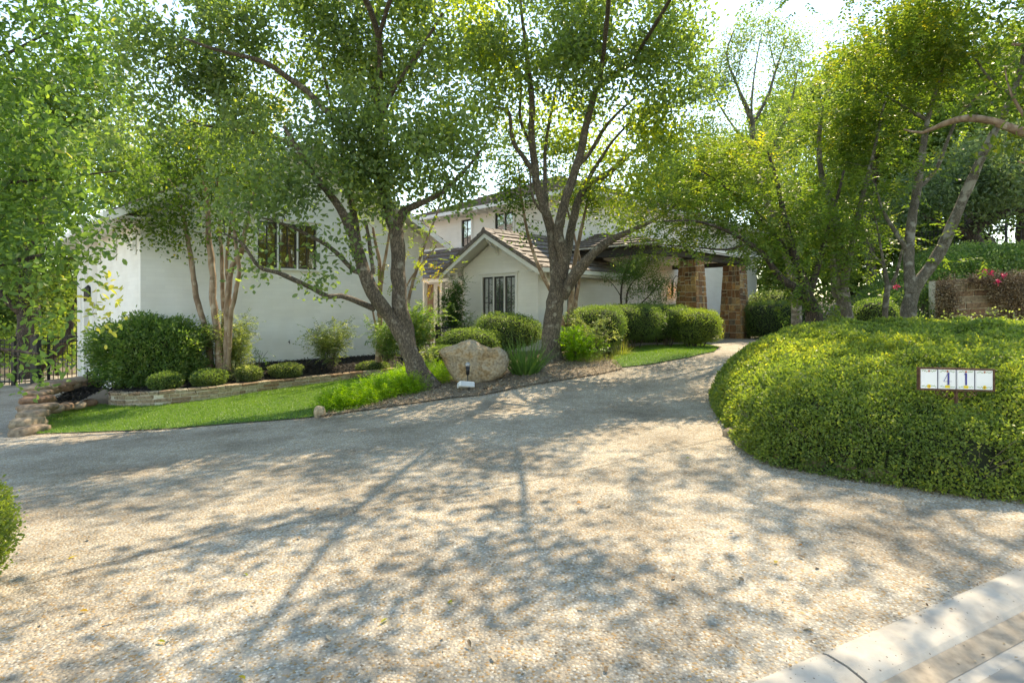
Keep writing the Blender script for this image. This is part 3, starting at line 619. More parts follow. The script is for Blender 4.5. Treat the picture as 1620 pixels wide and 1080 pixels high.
# ---------------------------------------------------------------- stonework
def stone_band(name, label, line, hs_, thick, parent=None, seed=1, ch=.085, m=None, lmin=.14, lmax=.42, inset=.01):
    """coursed rubble wall swept along a ground polyline; each stone is modelled"""
    rng = np.random.default_rng(seed); root = empty(name, line[len(line)//2], label, 'wall')
    pts = np.array([q[:3] for q in line]); seg = np.linalg.norm(np.diff(pts[:, :2], axis=0), axis=1); s = np.concatenate([[0], np.cumsum(seg)]); Lt = s[-1]
    def at(t):
        return np.array([np.interp(t, s, pts[:, 0]), np.interp(t, s, pts[:, 1]), np.interp(t, s, pts[:, 2])]), np.interp(t, s, hs_)
    def fr(t):
        a, _ = at(max(0, t-.15)); b_, _ = at(min(Lt, t+.15)); d_ = (b_-a)[:2]; d_ /= np.linalg.norm(d_); return np.array((d_[0], d_[1], 0)), np.array((d_[1], -d_[0], 0))
    st_, co_ = MB(), MB(); k = int(Lt/.2)
    for i in range(k):
        t0, t1 = Lt*i/k, Lt*(i+1)/k; (p0, h0), (p1, h1) = at(t0), at(t1); n0 = fr(t0)[1]; n1 = fr(t1)[1]
        z = np.array((0, 0, 1.)); e = .022
        co_.hexa([p0-z*.3-n0*e, p1-z*.3-n1*e, p1-z*.3-n1*(thick-e), p0-z*.3-n0*(thick-e), p0+z*(h0-e)-n0*e, p1+z*(h1-e)-n1*e, p1+z*(h1-e)-n1*(thick-e), p0+z*(h0-e)-n0*(thick-e)])
    nc = int(max(hs_)/ch)+1
    for c_ in range(-1, nc):
        t = rng.uniform(-.2, 0)
        while t < Lt:
            ln = rng.uniform(lmin, lmax); a, b_ = max(0, t), min(Lt, t+ln); t += ln
            if b_-a < .05: continue
            for part_ in ([(a, b_)] if b_-a < .22 else [(a, (a+b_)/2), ((a+b_)/2, b_)]):
                pass
            (p0, h0), (p1, h1) = at(a), at(b_); n0 = fr(a)[1]; n1 = fr(b_)[1]; hh = min(h0, h1)
            # courses hang from the top of the wall
            zt0 = h0-(nc-1-c_)*ch; zb0 = zt0-ch; zt1 = h1-(nc-1-c_)*ch; zb1 = zt1-ch
            if zt0 < -.12: continue
            g_ = .007; o_ = rng.uniform(0, .02); d0 = fr(a)[0]; d1 = fr(b_)[0]; z = np.array((0, 0, 1.)); top = c_ == nc-1
            th = thick if top else .06; j = lambda: rng.normal(0, .004)
            A = p0+d0*g_; B = p1-d1*g_
            st_.hexa([A+z*(zb0+g_+j())+n0*(o_-inset), B+z*(zb1+g_+j())+n1*(o_-inset), B+z*(zb1+g_)-n1*th, A+z*(zb0+g_)-n0*th,
                      A+z*(zt0-g_+j())+n0*(o_-inset), B+z*(zt1-g_+j())+n1*(o_-inset), B+z*(zt1-g_)-n1*th, A+z*(zt0-g_)-n0*th], rng.uniform(0, 1))
    o = st_.build('stone_face', m or M['bedstone'], root); bv = o.modifiers.new('bevel', 'BEVEL'); bv.width = .008; bv.segments = 1
    co_.build('mortar_core', M['mortar'], root); return root
stone_band('stone_bed_wall', 'low curved wall of thin tan stones holding the black mulch bed', WB, htop, .24, seed=4, ch=.078)
def boulder(name, label, c, dims, seed, m, group=None, rotz=0, cat='stone', flat=3.0, lumps=.16):
    v, f = ICO[3]; rng = np.random.default_rng(seed); s = (np.abs(v)**flat).sum(1)**(-1/flat); q = v*s[:, None]*(1+lumps*fbm(v, 1.4, seed)[:, None]+.05*fbm(v, 5, seed)[:, None])*np.array(dims)/2
    cr, sr = math.cos(rotz), math.sin(rotz); q = np.stack([q[:, 0]*cr-q[:, 1]*sr, q[:, 0]*sr+q[:, 1]*cr, q[:, 2]], 1)+np.asarray(c)
    o = mesh_np(name, q, f, np.full(len(f), rng.uniform(.1, .9)), m, None, True); return tag(o, label, cat, group)
stk = [(43, 682, 9.15, .42, .20), (40, 668, 9.35, .44, .20), (47, 655, 9.55, .46, .17), (55, 644, 9.8, .62, .15), (54, 632, 10.0, .50, .15), (55, 622, 10.2, .46, .13), (58, 613, 10.4, .40, .10)]
wd_ = ['lowest round stone at the front corner of the stepped stack', 'second stone up in the stepped stack beside the lawn', 'third stone up in the stepped stack, grey and blocky', 'widest flat stone in the stepped stack beside the lawn', 'fifth stone up in the stepped stack beside black mulch', 'sixth stone up in the stepped stack, thin and reddish', 'topmost thin stone of the stepped stack beside the drive']
for i, (px, py, Y, wd, hh) in enumerate(stk):
    boulder('edging_stone', wd_[i], P(px+6, py, Y), (wd*.8, .5, hh*.95), 40+i, M['redstone'], 'stones stacked along the lower drive', rotz=.3*(i % 3-1), flat=4)
for i, (px, py, Y, wd, t_) in enumerate([(72, 611, 10.8, .5, 'flat capping slab next above the stepped stack'), (88, 607, 11.4, .6, 'flat capping slab second along from the stepped stack'), (104, 603, 12.1, .6, 'flat capping slab midway to the white column'), (124, 600, 12.9, .7, 'long flat capping slab below the garage column'), (144, 597, 13.8, .6, 'last flat capping slab by the big nandina')]):
    boulder('edging_stone', t_, P(px, py, Y), (wd*1.15, .38, .09), 60+i, M['redstone'], 'flat slabs capping the mulch bed', rotz=.9, flat=5)
    boulder('edging_stone', 'stone under '+t_.replace('flat ', ''), P(px-2, py+7, Y), (wd, .42, .16), 70+i, M['redstone'], 'stones under the capping slabs', rotz=.8, flat=4)
for i, (px, py, Y, wd, t_) in enumerate([(88, 647, 10.3, .30, 'small grey edging stone between mulch and lawn, nearest the stack'), (104, 643, 10.7, .27, 'reddest rounded edging stone between mulch and lawn'), (123, 641, 11.3, .33, 'pinkish rounded edging stone between mulch and lawn'), (142, 637, 11.9, .30, 'grey-brown edging stone touching the curved bed wall')]):
    boulder('edging_stone', t_, P(px, py, Y), (wd, .26, .16), 80+i, M['redstone'], 'rounded stones between mulch and lawn', flat=2.3)
boulder('edging_stone', 'upright tan stone at the lawn corner beside the bright ferns', G(502, 660)+np.array((0, .1, .06)), (.18, .16, .24), 91, M['bedstone'], flat=2.5)
for i, (px, py) in enumerate([(1152, 694), (1176, 712), (1208, 722), (1250, 733), (1300, 744), (1352, 752), (1400, 760)]):
    g_ = G(px+(14 if i < 3 else 0), py); boulder('edging_stone', ['brown edging stone at the left tip of the big hedge', 'second brown edging stone under the left side of the big hedge', 'third brown edging stone along the big hedge foot', 'fourth brown edging stone along the big hedge foot', 'flat tan edging stone in the middle of the big hedge foot', 'long brown edging stone right of middle under the big hedge', 'last visible edging stone before the bare twigs of the hedge'][i], g_+np.array((.03, .09, .02)), (.32, .20, .15), 100+i, M['redstone'], 'stones edging the big hedge', rotz=[-1.1, -.9, -.6, -.4, -.2, -.1, -.1][i], flat=3.2)

# the big limestone boulder
def bigrock():
    out = [(694, 556), (704, 549), (722, 544), (742, 537), (752, 539), (764, 546), (776, 551), (790, 549), (800, 556), (806, 570), (802, 584), (795, 596), (780, 603), (758, 608), (735, 612), (720, 604), (712, 592), (704, 578)]
    Y0 = 11.6; pts = np.array([P(a, b, Y0) for a, b in out]); K = 90
    s = np.linspace(0, len(pts), K, endpoint=False); i0 = s.astype(int); t = s-i0; p = pts[i0]*(1-t)[:, None]+pts[(i0+1) % len(pts)]*t[:, None]; c = p.mean(0)
    lay = [(.0, .30), (.25, .30), (.5, .28), (.72, .25), (.88, .19), (.97, .10), (1.0, 0), (.99, -.12), (.94, -.26), (.8, -.36), (.5, -.42), (.0, -.43)]
    V = [];
    for k, dep in lay: V.append(c+(p-c)*max(k, .001)+np.array((0, -dep, 0)))
    V = np.concatenate(V); V = V+np.array((0, 1, 0))*(.09*fbm(V, 3.2, 3)+.035*fbm(V, 9, 5)+.02*fbm(V, 21, 2))[:, None]+.02*fbm(V, 12, 8)[:, None]*norm(V-c)
    n = len(lay); F = np.array([(i*K+j, i*K+(j+1) % K, (i+1)*K+(j+1) % K, (i+1)*K+j) for i in range(n-1) for j in range(K)])
    tag(mesh_np('boulder', V, F, None, M['boulder'], None, True), 'large tan limestone boulder with a peaked top standing between the two oaks', 'boulder')
bigrock()

# ================================================================== HOUSE
hroot = empty('house', H(11, 15, 0), 'white painted two storey house with grey tile roofs, gabled bay and stone pillared porch', 'house')
W_ = MB()
def wallp(a0, a1, b0, b1, z0, z1): W_.hbox(a0, a1, b0, b1, z0, z1)
def wall_open(fixed, f0, f1, lo, hi, z0, z1, holes, ax):
    """wall slab with rectangular holes. ax='a': slab spans along a at b in (f0,f1); ax='b': spans along b at a in (f0,f1)"""
    xs = sorted(set([lo, hi]+[h[0] for h in holes]+[h[1] for h in holes]))
    for x0, x1 in zip(xs[:-1], xs[1:]):
        hz = [(h[2], h[3]) for h in holes if h[0] < x1-1e-6 and h[1] > x0+1e-6]
        zs = [z0]+[z for q in sorted(hz) for z in q]+[z1]
        for i in range(0, len(zs), 2):
            if zs[i+1]-zs[i] > 1e-4:
                if ax == 'a': W_.hbox(x0, x1, f0, f1, zs[i], zs[i+1])
                else: W_.hbox(f0, f1, x0, x1, zs[i], zs[i+1])
def ka(px, b): k = (px-810)/900; return b*(1+k)/(1-k)
def kb(px, a): k = (px-810)/900; return a*(1-k)/(1+k)
# left wing
LB = 15.78; LA0, LA1 = 3.31, 11.5; zE = 4.05; zP = 6.3; am = (LA0+LA1)/2
win1 = (ka(407, LB), ka(500, LB)); Yw = (LB+sum(win1)/2)*S2; w1z = (2.76, 4.02)
wall_open(None, LB, LB+.3, LA0, LA1, -1.3, zE, [(win1[0], win1[1], *w1z)], 'a')
W_.add([H(LA0, LB, zE), H(LA1, LB, zE), H(am, LB, zP), H(LA0, LB+.3, zE), H(LA1, LB+.3, zE), H(am, LB+.3, zP)], [(0, 1, 2), (5, 4, 3), (0, 2, 5, 3), (2, 1, 4, 5)])
gd = (LB+5.75, LB+6.6)
wall_open(None, LA0, LA0+.3, LB+.3, LB+9, -1.5, zE, [(gd[0], gd[1], -1.2, 1.6)], 'b')
wallp(LA1-.3, LA1, LB+.3, LB+9, -1.3, zE)
# bay with gable
BA = 12.09; BB0, BB1 = 11.03, 14.35; bz = 2.95; bzp = 3.85; bm_ = (BB0+BB1)/2
wb = (kb(816, BA), kb(764, BA)); w2z = (1.25, 2.62)
wall_open(None, BA, BA+.3, BB0, BB1, -.3, bz, [(wb[0], wb[1], *w2z)], 'b')
W_.add([H(BA, BB0, bz), H(BA, BB1, bz), H(BA, bm_, bzp), H(BA+.3, BB0, bz), H(BA+.3, BB1, bz), H(BA+.3, bm_, bzp)], [(0, 2, 1), (3, 4, 5), (0, 3, 5, 2), (2, 5, 4, 1)])
ws = (ka(896, BB0), ka(913, BB0))
wall_open(None, BB0, BB0+.3, BA+.3, 16.3, -.3, bz, [(ws[0], ws[1], 1.1, 2.6)], 'a')
wallp(BA+.3, 15, BB1-.3, BB1, -.3, bz)
# main body
MA = 15.0; MB0, MB1 = 11.95, 22.0; mz = 5.45
u1 = (kb(746, MA), kb(731, MA)); u2 = (kb(812, MA), kb(784, MA)); uz = (4.15, 5.25)
wall_open(None, MA, MA+.3, MB0, MB1, -.3, mz, [(u2[0], u2[1], *uz), (u1[0], u1[1], *uz)], 'b')
wallp(MA+.3, 30, MB0, MB0+.3, -.3, mz); wallp(MA+.3, 30, MB1-.3, MB1, -.3, mz)
# entry wall between wing and bay
EA = 14.2; ed = (kb(686, EA), kb(669, EA)); ew = (kb(709, EA), kb(693, EA)); ew2 = (kb(657, EA), kb(650, EA))
wall_open(None, EA, EA+.25, BB1, 21.5, -.3, 2.9, [(ew[0], ew[1], .35, 2.55), (ed[0], ed[1], .3, 2.65), (ew2[0], ew2[1], .4, 2.6)], 'b')
W_.build('wall', M['wall'], hroot)
def window(fa, lo, hi, z0, z1, ax, nsash, mv, mh, glass='glass', sgn=-1, trim=.09, hood=True):
    """framed casement; plane at fa; outward is the -a / -b side"""
    def B(mb, x0, x1, d0, d1, za, zb, r=None):
        if ax == 'a': mb.hbox(x0, x1, fa+d0, fa+d1, za, zb, r)
        else: mb.hbox(fa+d0, fa+d1, x0, x1, za, zb, r)
    wr = MB(); t = trim
    B(wr, lo-t, lo, -.035, .12, z0, z1); B(wr, hi, hi+t, -.035, .12, z0, z1); B(wr, lo-t, hi+t, -.035, .12, z1, z1+t); B(wr, lo-t-.04, hi+t+.04, -.06, .12, z0-.05, z0)
    if hood: B(wr, lo-t-.05, hi+t+.05, -.075, .10, z1+t, z1+t+.045)
    pw = (hi-lo)/nsash
    for i in range(1, nsash): B(wr, lo+pw*i-.022, lo+pw*i+.022, -.01, .12, z0, z1)
    wo_ = wr.build('window', M['trim'], hroot)
    s_ = MB()
    g_ = MB()
    for i in range(nsash):
        x0, x1 = lo+pw*i+(.022 if i else 0), lo+pw*(i+1)-(.022 if i < nsash-1 else 0); f = .045
        B(s_, x0, x0+f, .02, .08, z0, z1); B(s_, x1-f, x1, .02, .08, z0, z1); B(s_, x0+f, x1-f, .02, .08, z0, z0+f); B(s_, x0+f, x1-f, .02, .08, z1-f, z1)
        for j in range(1, mv+1): xx = x0+(x1-x0)*j/(mv+1); B(s_, xx-.011, xx+.011, .025, .06, z0+f, z1-f)
        for h_ in mh: zz = z0+(z1-z0)*h_; B(s_, x0+f, x1-f, .028, .057, zz-.011, zz+.011)
        B(g_, x0+f*.5, x1-f*.5, .042, .05, z0+f*.5, z1-f*.5)
    s_.build('sash', M['sash'], wo_); g_.build('pane', M[glass], wo_)
    return wo_
window(LB, *win1, *w1z, 'a', 3, 1, [.52], 'glass_reflect')
window(BA, *wb, *w2z, 'b', 3, 1, [.42])
window(MA, *u1, *uz, 'b', 1, 1, [.33, .66], hood=False); window(MA, *u2, *uz, 'b', 2, 0, [], hood=False)
window(BB0, *ws, 1.1, 2.6, 'a', 1, 1, [.5], hood=False)
window(EA, *ew, .35, 2.55, 'b', 1, 1, [.3, .6], hood=False, trim=.06); window(EA, *ew2, .4, 2.6, 'b', 1, 0, [.5], hood=False, trim=.05)
dr = MB(); dr.hbox(EA+.06, EA+.12, ed[0], ed[1], .3, 2.65)
for i in range(3): dr.hbox(EA+.045, EA+.06, ed[0]+.08+.0*i, ed[1]-.08, .45+.75*i, 1.05+.75*i)
do = dr.build('door', M['door'], hroot); hb = MB(); hb.tube([H(EA+.02, ed[0]+.08, 1.2), H(EA+.02, ed[0]+.08, 1.5)], .015, 6); hb.build('handle', M['iron'], do)
gg = MB(); gg.hbox(LA0+.12, LA0+.16, gd[0], gd[1], -1.2, 1.6); gg.build('garage_recess_shade', M['beam'], hroot)  # dark panel paints the shade inside the garage recess
for b_ in (LB+5.35, LB+6.65, LB+7.4):
    cc = MB(); cc.hbox(LA0-.14, LA0+.16, b_, b_+.38, -1.3, zE-.1); cc.hbox(LA0-.18, LA0+.2, b_-.04, b_+.42, -1.3, -.75); cc.build('column', M['trim'], hroot)

# tiled roof planes
def tiles(name, e0, e1, r0, r1, m, parent, tw=.33, rh=.34, th=.045, seed=1):
    """flat tiles between eave e0-e1 and upper edge r0-r1"""
    rng = np.random.default_rng(seed); e0, e1, r0, r1 = map(lambda q: np.asarray(q, float), (e0, e1, r0, r1)); mb = MB()
    nrm_ = norm(np.cross(e1-e0, (r0-e0)+(r1-e1)+1e-6)); nrm_ = nrm_ if nrm_[2] > 0 else -nrm_
    Ls = np.linalg.norm((r0+r1)/2-(e0+e1)/2); nr_ = max(2, int(Ls/rh)); W0 = np.linalg.norm(e1-e0); ex = (e1-e0)/W0
    for i in range(nr_):
        t0, t1 = i/nr_, (i+1)/nr_; A, B_ = e0+(r0-e0)*t0, e1+(r1-e1)*t0; A2, B2 = e0+(r0-e0)*t1, e1+(r1-e1)*t1
        wl = np.linalg.norm(B_-A); n = max(1, int(round(wl/tw))); off = .5*(i % 2)
        ks = sorted(set([0]+[min(1, max(0, (j+off)/n)) for j in range(n+1)]+[1]))
        for k0_, k1_ in zip(ks[:-1], ks[1:]):
            if k1_-k0_ < 1e-4: continue
            g_ = .008/max(wl, .1); a, b_ = A+(B_-A)*(k0_+g_), A+(B_-A)*(k1_-g_); c_, d_ = A2+(B2-A2)*(k1_-g_), A2+(B2-A2)*(k0_+g_)
            l_ = rng.uniform(0, .008); mb.hexa([a, b_, c_-nrm_*.01, d_-nrm_*.01, a+nrm_*(th+l_), b_+nrm_*(th+l_), c_+nrm_*.008, d_+nrm_*.008], rng.uniform(0, 1))
    o = mb.build(name, m, parent)
    dk = MB(); n3 = nrm_*.004; dk.hexa([e0-nrm_*.05, e1-nrm_*.05, r1-nrm_*.05, r0-nrm_*.05, e0-n3, e1-n3, r1-n3, r0-n3]); return o, dk
def roof(pl, name='roof', seed=1):
    o = None
    for i, (e0, e1, r0, r1) in enumerate(pl):
        t, dk = tiles(name, e0, e1, r0, r1, M['roof'], hroot, seed=seed+i); d_ = dk.build('roof_deck', M['soffit'], t)
    return o
ov = .55
# bay gable roof, ridge along a
rs = (bzp-bz)/((BB1-BB0)/2); rz = bzp+.12; ez = rz-rs*((BB1-BB0)/2+ov)
roof([(H(BA-ov, BB0-ov, ez), H(16.4, BB0-ov, ez), H(BA-ov, bm_, rz), H(MA, bm_, rz)), (H(MA, BB1+ov, ez), H(BA-ov, BB1+ov, ez), H(MA, bm_, rz), H(BA-ov, bm_, rz))], seed=3)
tr_ = MB()
for s_ in (-1, 1):   # barge boards and ridge cap
    y1 = bm_+s_*((BB1-BB0)/2+ov)
    tr_.hexa([H(BA-ov-.03, y1, ez-.20), H(BA-ov+.012, y1, ez-.20), H(BA-ov+.012, bm_, rz-.20), H(BA-ov-.03, bm_, rz-.20), H(BA-ov-.03, y1, ez-.012), H(BA-ov+.012, y1, ez-.012), H(BA-ov+.012, bm_, rz-.012), H(BA-ov-.03, bm_, rz-.012)])
tr_.build('barge_board', M['trim'], hroot)
rc = MB(); rng1 = np.random.default_rng(2)
for s_ in (-1, 1):   # edge tiles over the barge boards
    for i in range(7):
        t0, t1 = i/7, (i+1)/7; hw = (BB1-BB0)/2+ov
        f = lambda t, dz, da: H(BA-ov-.06+da, bm_+s_*hw*(1-t), ez+(rz-ez)*t+dz)
        rc.hexa([f(t0, -.06, 0), f(t0, -.06, .2), f(t1, -.06, .2), f(t1, -.06, 0), f(t0, .085, 0), f(t0, .085, .2), f(t1, .055, .2), f(t1, .055, 0)], rng1.uniform(0, 1))
for i in range(9):
    a0 = BA-ov-.07+i*.37; rc.hexa([H(a0, bm_-.13, rz-.02), H(a0+.38, bm_-.13, rz-.02), H(a0+.38, bm_+.13, rz-.02), H(a0, bm_+.13, rz-.02), H(a0, bm_-.03, rz+.11), H(a0+.38, bm_-.03, rz+.09), H(a0+.38, bm_+.03, rz+.09), H(a0, bm_+.03, rz+.11)], rng1.uniform(0, 1))
rc.build('ridge_tiles', M['roof'], hroot)
# brackets under the bay gable
for b_, z_ in ((bm_, rz-.2), (BB0-.30, ez-.02+.1), (BB1+.30, ez-.02+.1)):
    br = MB(); br.bar(H(BA-.02, b_, z_-.05), H(BA-ov+.06, b_, z_-.05), .07); br.bar(H(BA-.03, b_, z_-.5), H(BA-.03, b_, z_), .07); br.bar(H(BA-.04, b_, z_-.42), H(BA-ov+.10, b_, z_-.07), .06); br.build('bracket', M['trim'], hroot)
# gutters and downpipe
gu = MB(); gu.hbox(BA-ov+.05, 16.4, BB0-ov-.10, BB0-ov-.004, ez-.13, ez-.015); gu.hbox(BA-ov+.05, 14.0, BB1+ov+.004, BB1+ov+.1, ez-.13, ez-.015)
gu.hbox(12.9, 13.0, BB1+.3, 21.6, 2.62, 2.73)
gu.build('gutter', M['trim'], hroot)
fa_ = MB(); fa_.hbox(BA-.1, 16.3, BB0-ov+.01, BB0-ov+.03, ez-.2, ez-.06); fa_.hbox(BA-ov+.02, 16.38, BB0-ov+.04, BB0-.003, ez-.09, ez-.06); fa_.build('soffit', M['soffit'], hroot)
dp = MB(); q = [H(BA-.1, BB1+ov+.05, ez-.12), H(BA-.1, BB1+ov+.02, ez-.2), H(BA-.08, BB1+.06, ez-.42), H(BA-.06, BB1+.045, ez-.6), H(BA-.06, BB1+.045, .25)]; dp.tube(q, .045, 8); dp.build('downspout', M['trim'], hroot, True)
# entry roof
roof([(H(12.95, 21.6, 2.78), H(12.95, BB1+.4, 2.78), H(MA, 21.6, 4.15), H(MA, BB1+.4, 4.15))], seed=9)
es = MB(); es.hbox(13.0, EA, BB1+.4, 21.5, 2.70, 2.735); es.build('soffit', M['soffit'], hroot)
for b_ in (ka(1, 1)*0+kb(672, 13.2), kb(652, 13.2), kb(700, 13.2)):
    po = MB(); po.hbox(13.12, 13.27, b_-.075, b_+.075, -.2, 2.70); po.build('post', M['trim'], hroot)
# main hip roof
o_ = .6; mez = 5.52; rdg = 7.75; A0, A1, B0, B1 = MA-o_, 30+o_, MB0-o_, MB1+o_; bmid = (B0+B1)/2; hp = (B1-B0)/2
roof([(H(A0, B1, mez), H(A0, B0, mez), H(A0+hp, bmid, rdg), H(A0+hp, bmid, rdg)), (H(A0, B0, mez), H(A1, B0, mez), H(A0+hp, bmid, rdg), H(A1-hp, bmid, rdg)),
      (H(A1, B1, mez), H(A0, B1, mez), H(A1-hp, bmid, rdg), H(A0+hp, bmid, rdg))], seed=20)
mg = MB(); mg.hbox(A0-.1, A0-.004, B0-.1, B1, mez-.12, mez+.01); mg.hbox(A0-.004, A1, B0-.1, B0-.004, mez-.12, mez+.01); mg.build('gutter', M['trim'], hroot)
mf = MB(); mf.hbox(A0+.01, MA-.003, B0+.01, B1, mez-.10, mez-.07); mf.hbox(MA-.003, A1, B0+.01, MB0-.003, mez-.10, mez-.07); mf.build('soffit', M['soffit'], hroot)
for i in range(24):
    b_ = B0+.3+i*.46
    if i % 3 != 1: rf = None
rt = MB()
for i in range(22): b_ = B0+.35+i*.46; rt.hbox(A0+.02, MA-.005, b_, b_+.06, mez-.19, mez-.102)
rt.build('rafter_tails', M['trim'], hroot)
# wing roof (ridge along b)
wr_ = zP+.12; sl = (zP-zE)/(am-LA0); we = wr_-sl*(am-LA0+.7)
roof([(H(LA0-.7, LB+9.5, we), H(LA0-.7, LB-.6, we), H(am, LB+9.5, wr_), H(am, LB-.6, wr_)), (H(LA1+.7, LB-.6, we), H(LA1+.7, LB+9.5, we), H(am, LB-.6, wr_), H(am, LB+9.5, wr_))], seed=40)
wt = MB()
for s_ in (-1, 1):
    x1 = am+s_*(am-LA0+.7)
    wt.hexa([H(x1, LB-.63, we-.2), H(x1, LB-.59, we-.2), H(am, LB-.59, wr_-.2), H(am, LB-.63, wr_-.2), H(x1, LB-.63, we-.012), H(x1, LB-.59, we-.012), H(am, LB-.59, wr_-.012), H(am, LB-.63, wr_-.012)])
wt.build('barge_board', M['trim'], hroot)
wg = MB(); wg.hbox(LA0-.82, LA0-.705, LB-.55, LB+9.5, we-.14, we-.01); wg.build('gutter', M['trim'], hroot)
wf = MB(); wf.hbox(LA0-.7, LA0-.003, LB-.55, LB+9.4, we-.10, we-.06); wf.build('soffit', M['soffit'], hroot)
for i in range(4):
    b_ = LB+.4+i*2.2; bk = MB(); bk.bar(H(LA0-.02, b_, we-.75), H(LA0-.55, b_, we-.18), .07); bk.bar(H(LA0-.03, b_, we-.85), H(LA0-.03, b_, we-.12), .07); bk.build('bracket', M['trim'], hroot)
# porch
PB = 8.95; pz = 3.20
bmm = MB(); bmm.hbox(14.75, 21.6, PB-.12, PB+.12, pz+.06, pz+.30); bmm.hbox(14.75, 14.95, PB+.12, 11.94, pz+.06, pz+.28); bmm.hbox(21.3, 21.5, PB+.12, 11.94, pz+.06, pz+.28); bmm.build('beam', M['beam'], hroot)
pc = MB(); pc.hbox(14.96, 21.29, PB+.13, 11.94, pz+.22, pz+.27); pc.build('ceiling', M['soffit'], hroot)
roof([(H(14.4, PB-.5, pz+.36), H(21.95, PB-.5, pz+.36), H(16.2, 11.94, pz+1.05), H(20.4, 11.94, pz+1.05)), (H(14.4, 11.94, pz+.36), H(14.4, PB-.5, pz+.36), H(16.2, 11.94, pz+1.05), H(16.2, 11.93, pz+1.05))], seed=60)
pg = MB(); pg.hbox(14.3, 22.0, PB-.62, PB-.505, pz+.26, pz+.38); pg.build('gutter', M['trim'], hroot)
# pillars of coursed brown stone
def pillar(a, b, zb, zt, wb_, wt_, seed):
    rng = np.random.default_rng(seed); st_ = MB(); co_ = MB(); hgt = zt-zb
    def wd(z): return (wb_+(wt_-wb_)*min(1, max(0, (z-zb-.25)/(hgt-.25))))/2
    def rects(u0, u1, v0, v1, dep=0):
        wu, wv = u1-u0, v1-v0
        if (wu < .30 and wv < .30 and rng.random() < .75) or (wu < .17 and wv < .26) or dep > 7: return [(u0, u1, v0, v1)]
        if wv > wu*1.0: s = v0+wv*rng.uniform(.35, .65); return rects(u0, u1, v0, s, dep+1)+rects(u0, u1, s, v1, dep+1)
        s = u0+wu*rng.uniform(.32, .68); return rects(u0, s, v0, v1, dep+1)+rects(s, u1, v0, v1, dep+1)
    for face in range(4):
        def T(u, z, o):     # u in -1..1 across the face
            w0 = wd(z); x, y = u*w0, -(w0+o)
            for _ in range(face): x, y = -y, x
            return H(a+x, b+y, z)
        def Tc(u, z, o):
            w0 = wd(z)+o; x, y = u*w0, -w0
            for _ in range(face): x, y = -y, x
            return H(a+x, b+y, z)
        fl = [(-1, 1, zb, zb+.26)]; rr = []
        for x0, x1 in ((-1, -.5), (-.5, 0), (0, .55), (.55, 1)): rr.append((x0, x1, zb, zb+.24))
        z = zb+.24
        while z < zt-.05:
            hcz = min(rng.uniform(.45, .6), zt-z); hcz = zt-z if zt-z-hcz < .2 else hcz
            for q in rects(-wb_/2, wb_/2, z, z+hcz): rr.append((q[0]/(wb_/2), q[1]/(wb_/2), q[2], q[3]))
            z += hcz
        for u0, u1, z0, z1 in rr:
            g_ = .022/ (wb_/2)*.5; gz_ = .011; o1 = .012+rng.uniform(0, .018); j = lambda s=.012: rng.normal(0, s)
            ua, ub = u0+g_*(u0 > -.99), u1-g_*(u1 < .99); cs = [(ua+j()*(u0 > -.99), z0+gz_), (ub+j()*(u1 < .99), z0+gz_+j(.006)), (ub+j()*(u1 < .99), z1-gz_), (ua+j()*(u0 > -.99), z1-gz_+j(.006))]
            inn = [T(u, z_, -.02) for u, z_ in cs]; out = [T(u, z_, o1) for u, z_ in cs]
            st_.add(inn+out, [(4, 5, 6, 7), (0, 1, 5, 4), (1, 2, 6, 5), (2, 3, 7, 6), (3, 0, 4, 7)], rng.uniform(0, 1))
    e = .004; p = [H(a+sx*(wd(z)+e), b+sy*(wd(z)+e), z) for z in (zb-.3, zt) for sx, sy in ((-1, -1), (1, -1), (1, 1), (-1, 1))]; co_.hexa(p)
    pr = st_.build('stone_pillar', M['pillar'], hroot); bv = pr.modifiers.new('bevel', 'BEVEL'); bv.width = .012; bv.segments = 2; bv.limit_method = 'ANGLE'
    co_.build('mortar_core', M['mortar'], pr)
    cp = MB(); k = wt_/2+.04; cp.hbox(a-k, a+k, b-k, b+k, zt, zt+.06); cp.build('cap', M['beam'], pr)
pillar(20.46, PB, gzf(8.13, 20.8)-.03, pz, .80, .58, 5); pillar(17.2, PB, gzf(5.84, 18.5)-.03, pz, .80, .56, 8)
# wall lantern, lit
lt = ka(1071, MB0-.22); lr = empty('wall_lantern', H(lt, MB0, 2.2), 'lit dark copper lantern on a curved bracket on the white porch wall', 'lantern')
lb = MB(); lb.tube([H(lt, MB0-.02, 2.55), H(lt, MB0-.06, 2.85), H(lt, MB0-.18, 3.0), H(lt, MB0-.32, 2.92), H(lt, MB0-.34, 2.78)], .014, 6); lb.hbox(lt-.06, lt+.06, MB0-.03, MB0-.003, 2.2, 2.75); lb.build('bracket', M['iron'], lr)
lb = MB(); cx_, cy_, cz_ = H(lt, MB0-.34, 2.35)
lb.tube([(cx_, cy_, cz_+.43), (cx_, cy_, cz_+.40), (cx_, cy_, cz_+.30), (cx_, cy_, cz_+.22)], [.02, .06, .09, .17], 8); lb.tube([(cx_, cy_, cz_-.22), (cx_, cy_, cz_-.17), (cx_, cy_, cz_-.15)], [.02, .10, .12], 8)
for i in range(6): a = i*math.pi/3; lb.bar((cx_+.12*math.cos(a), cy_+.12*math.sin(a), cz_-.16), (cx_+.15*math.cos(a), cy_+.15*math.sin(a), cz_+.23), .012)
lb.build('cage', M['iron'], lr)
mgl, ntg, bgl = newmat('lamp_flame'); bgl.inputs['Emission Color'].default_value = (1, .45, .12, 1); bgl.inputs['Emission Strength'].default_value = 9; bgl.inputs['Base Color'].default_value = (1, .6, .3, 1)
fl = MB()
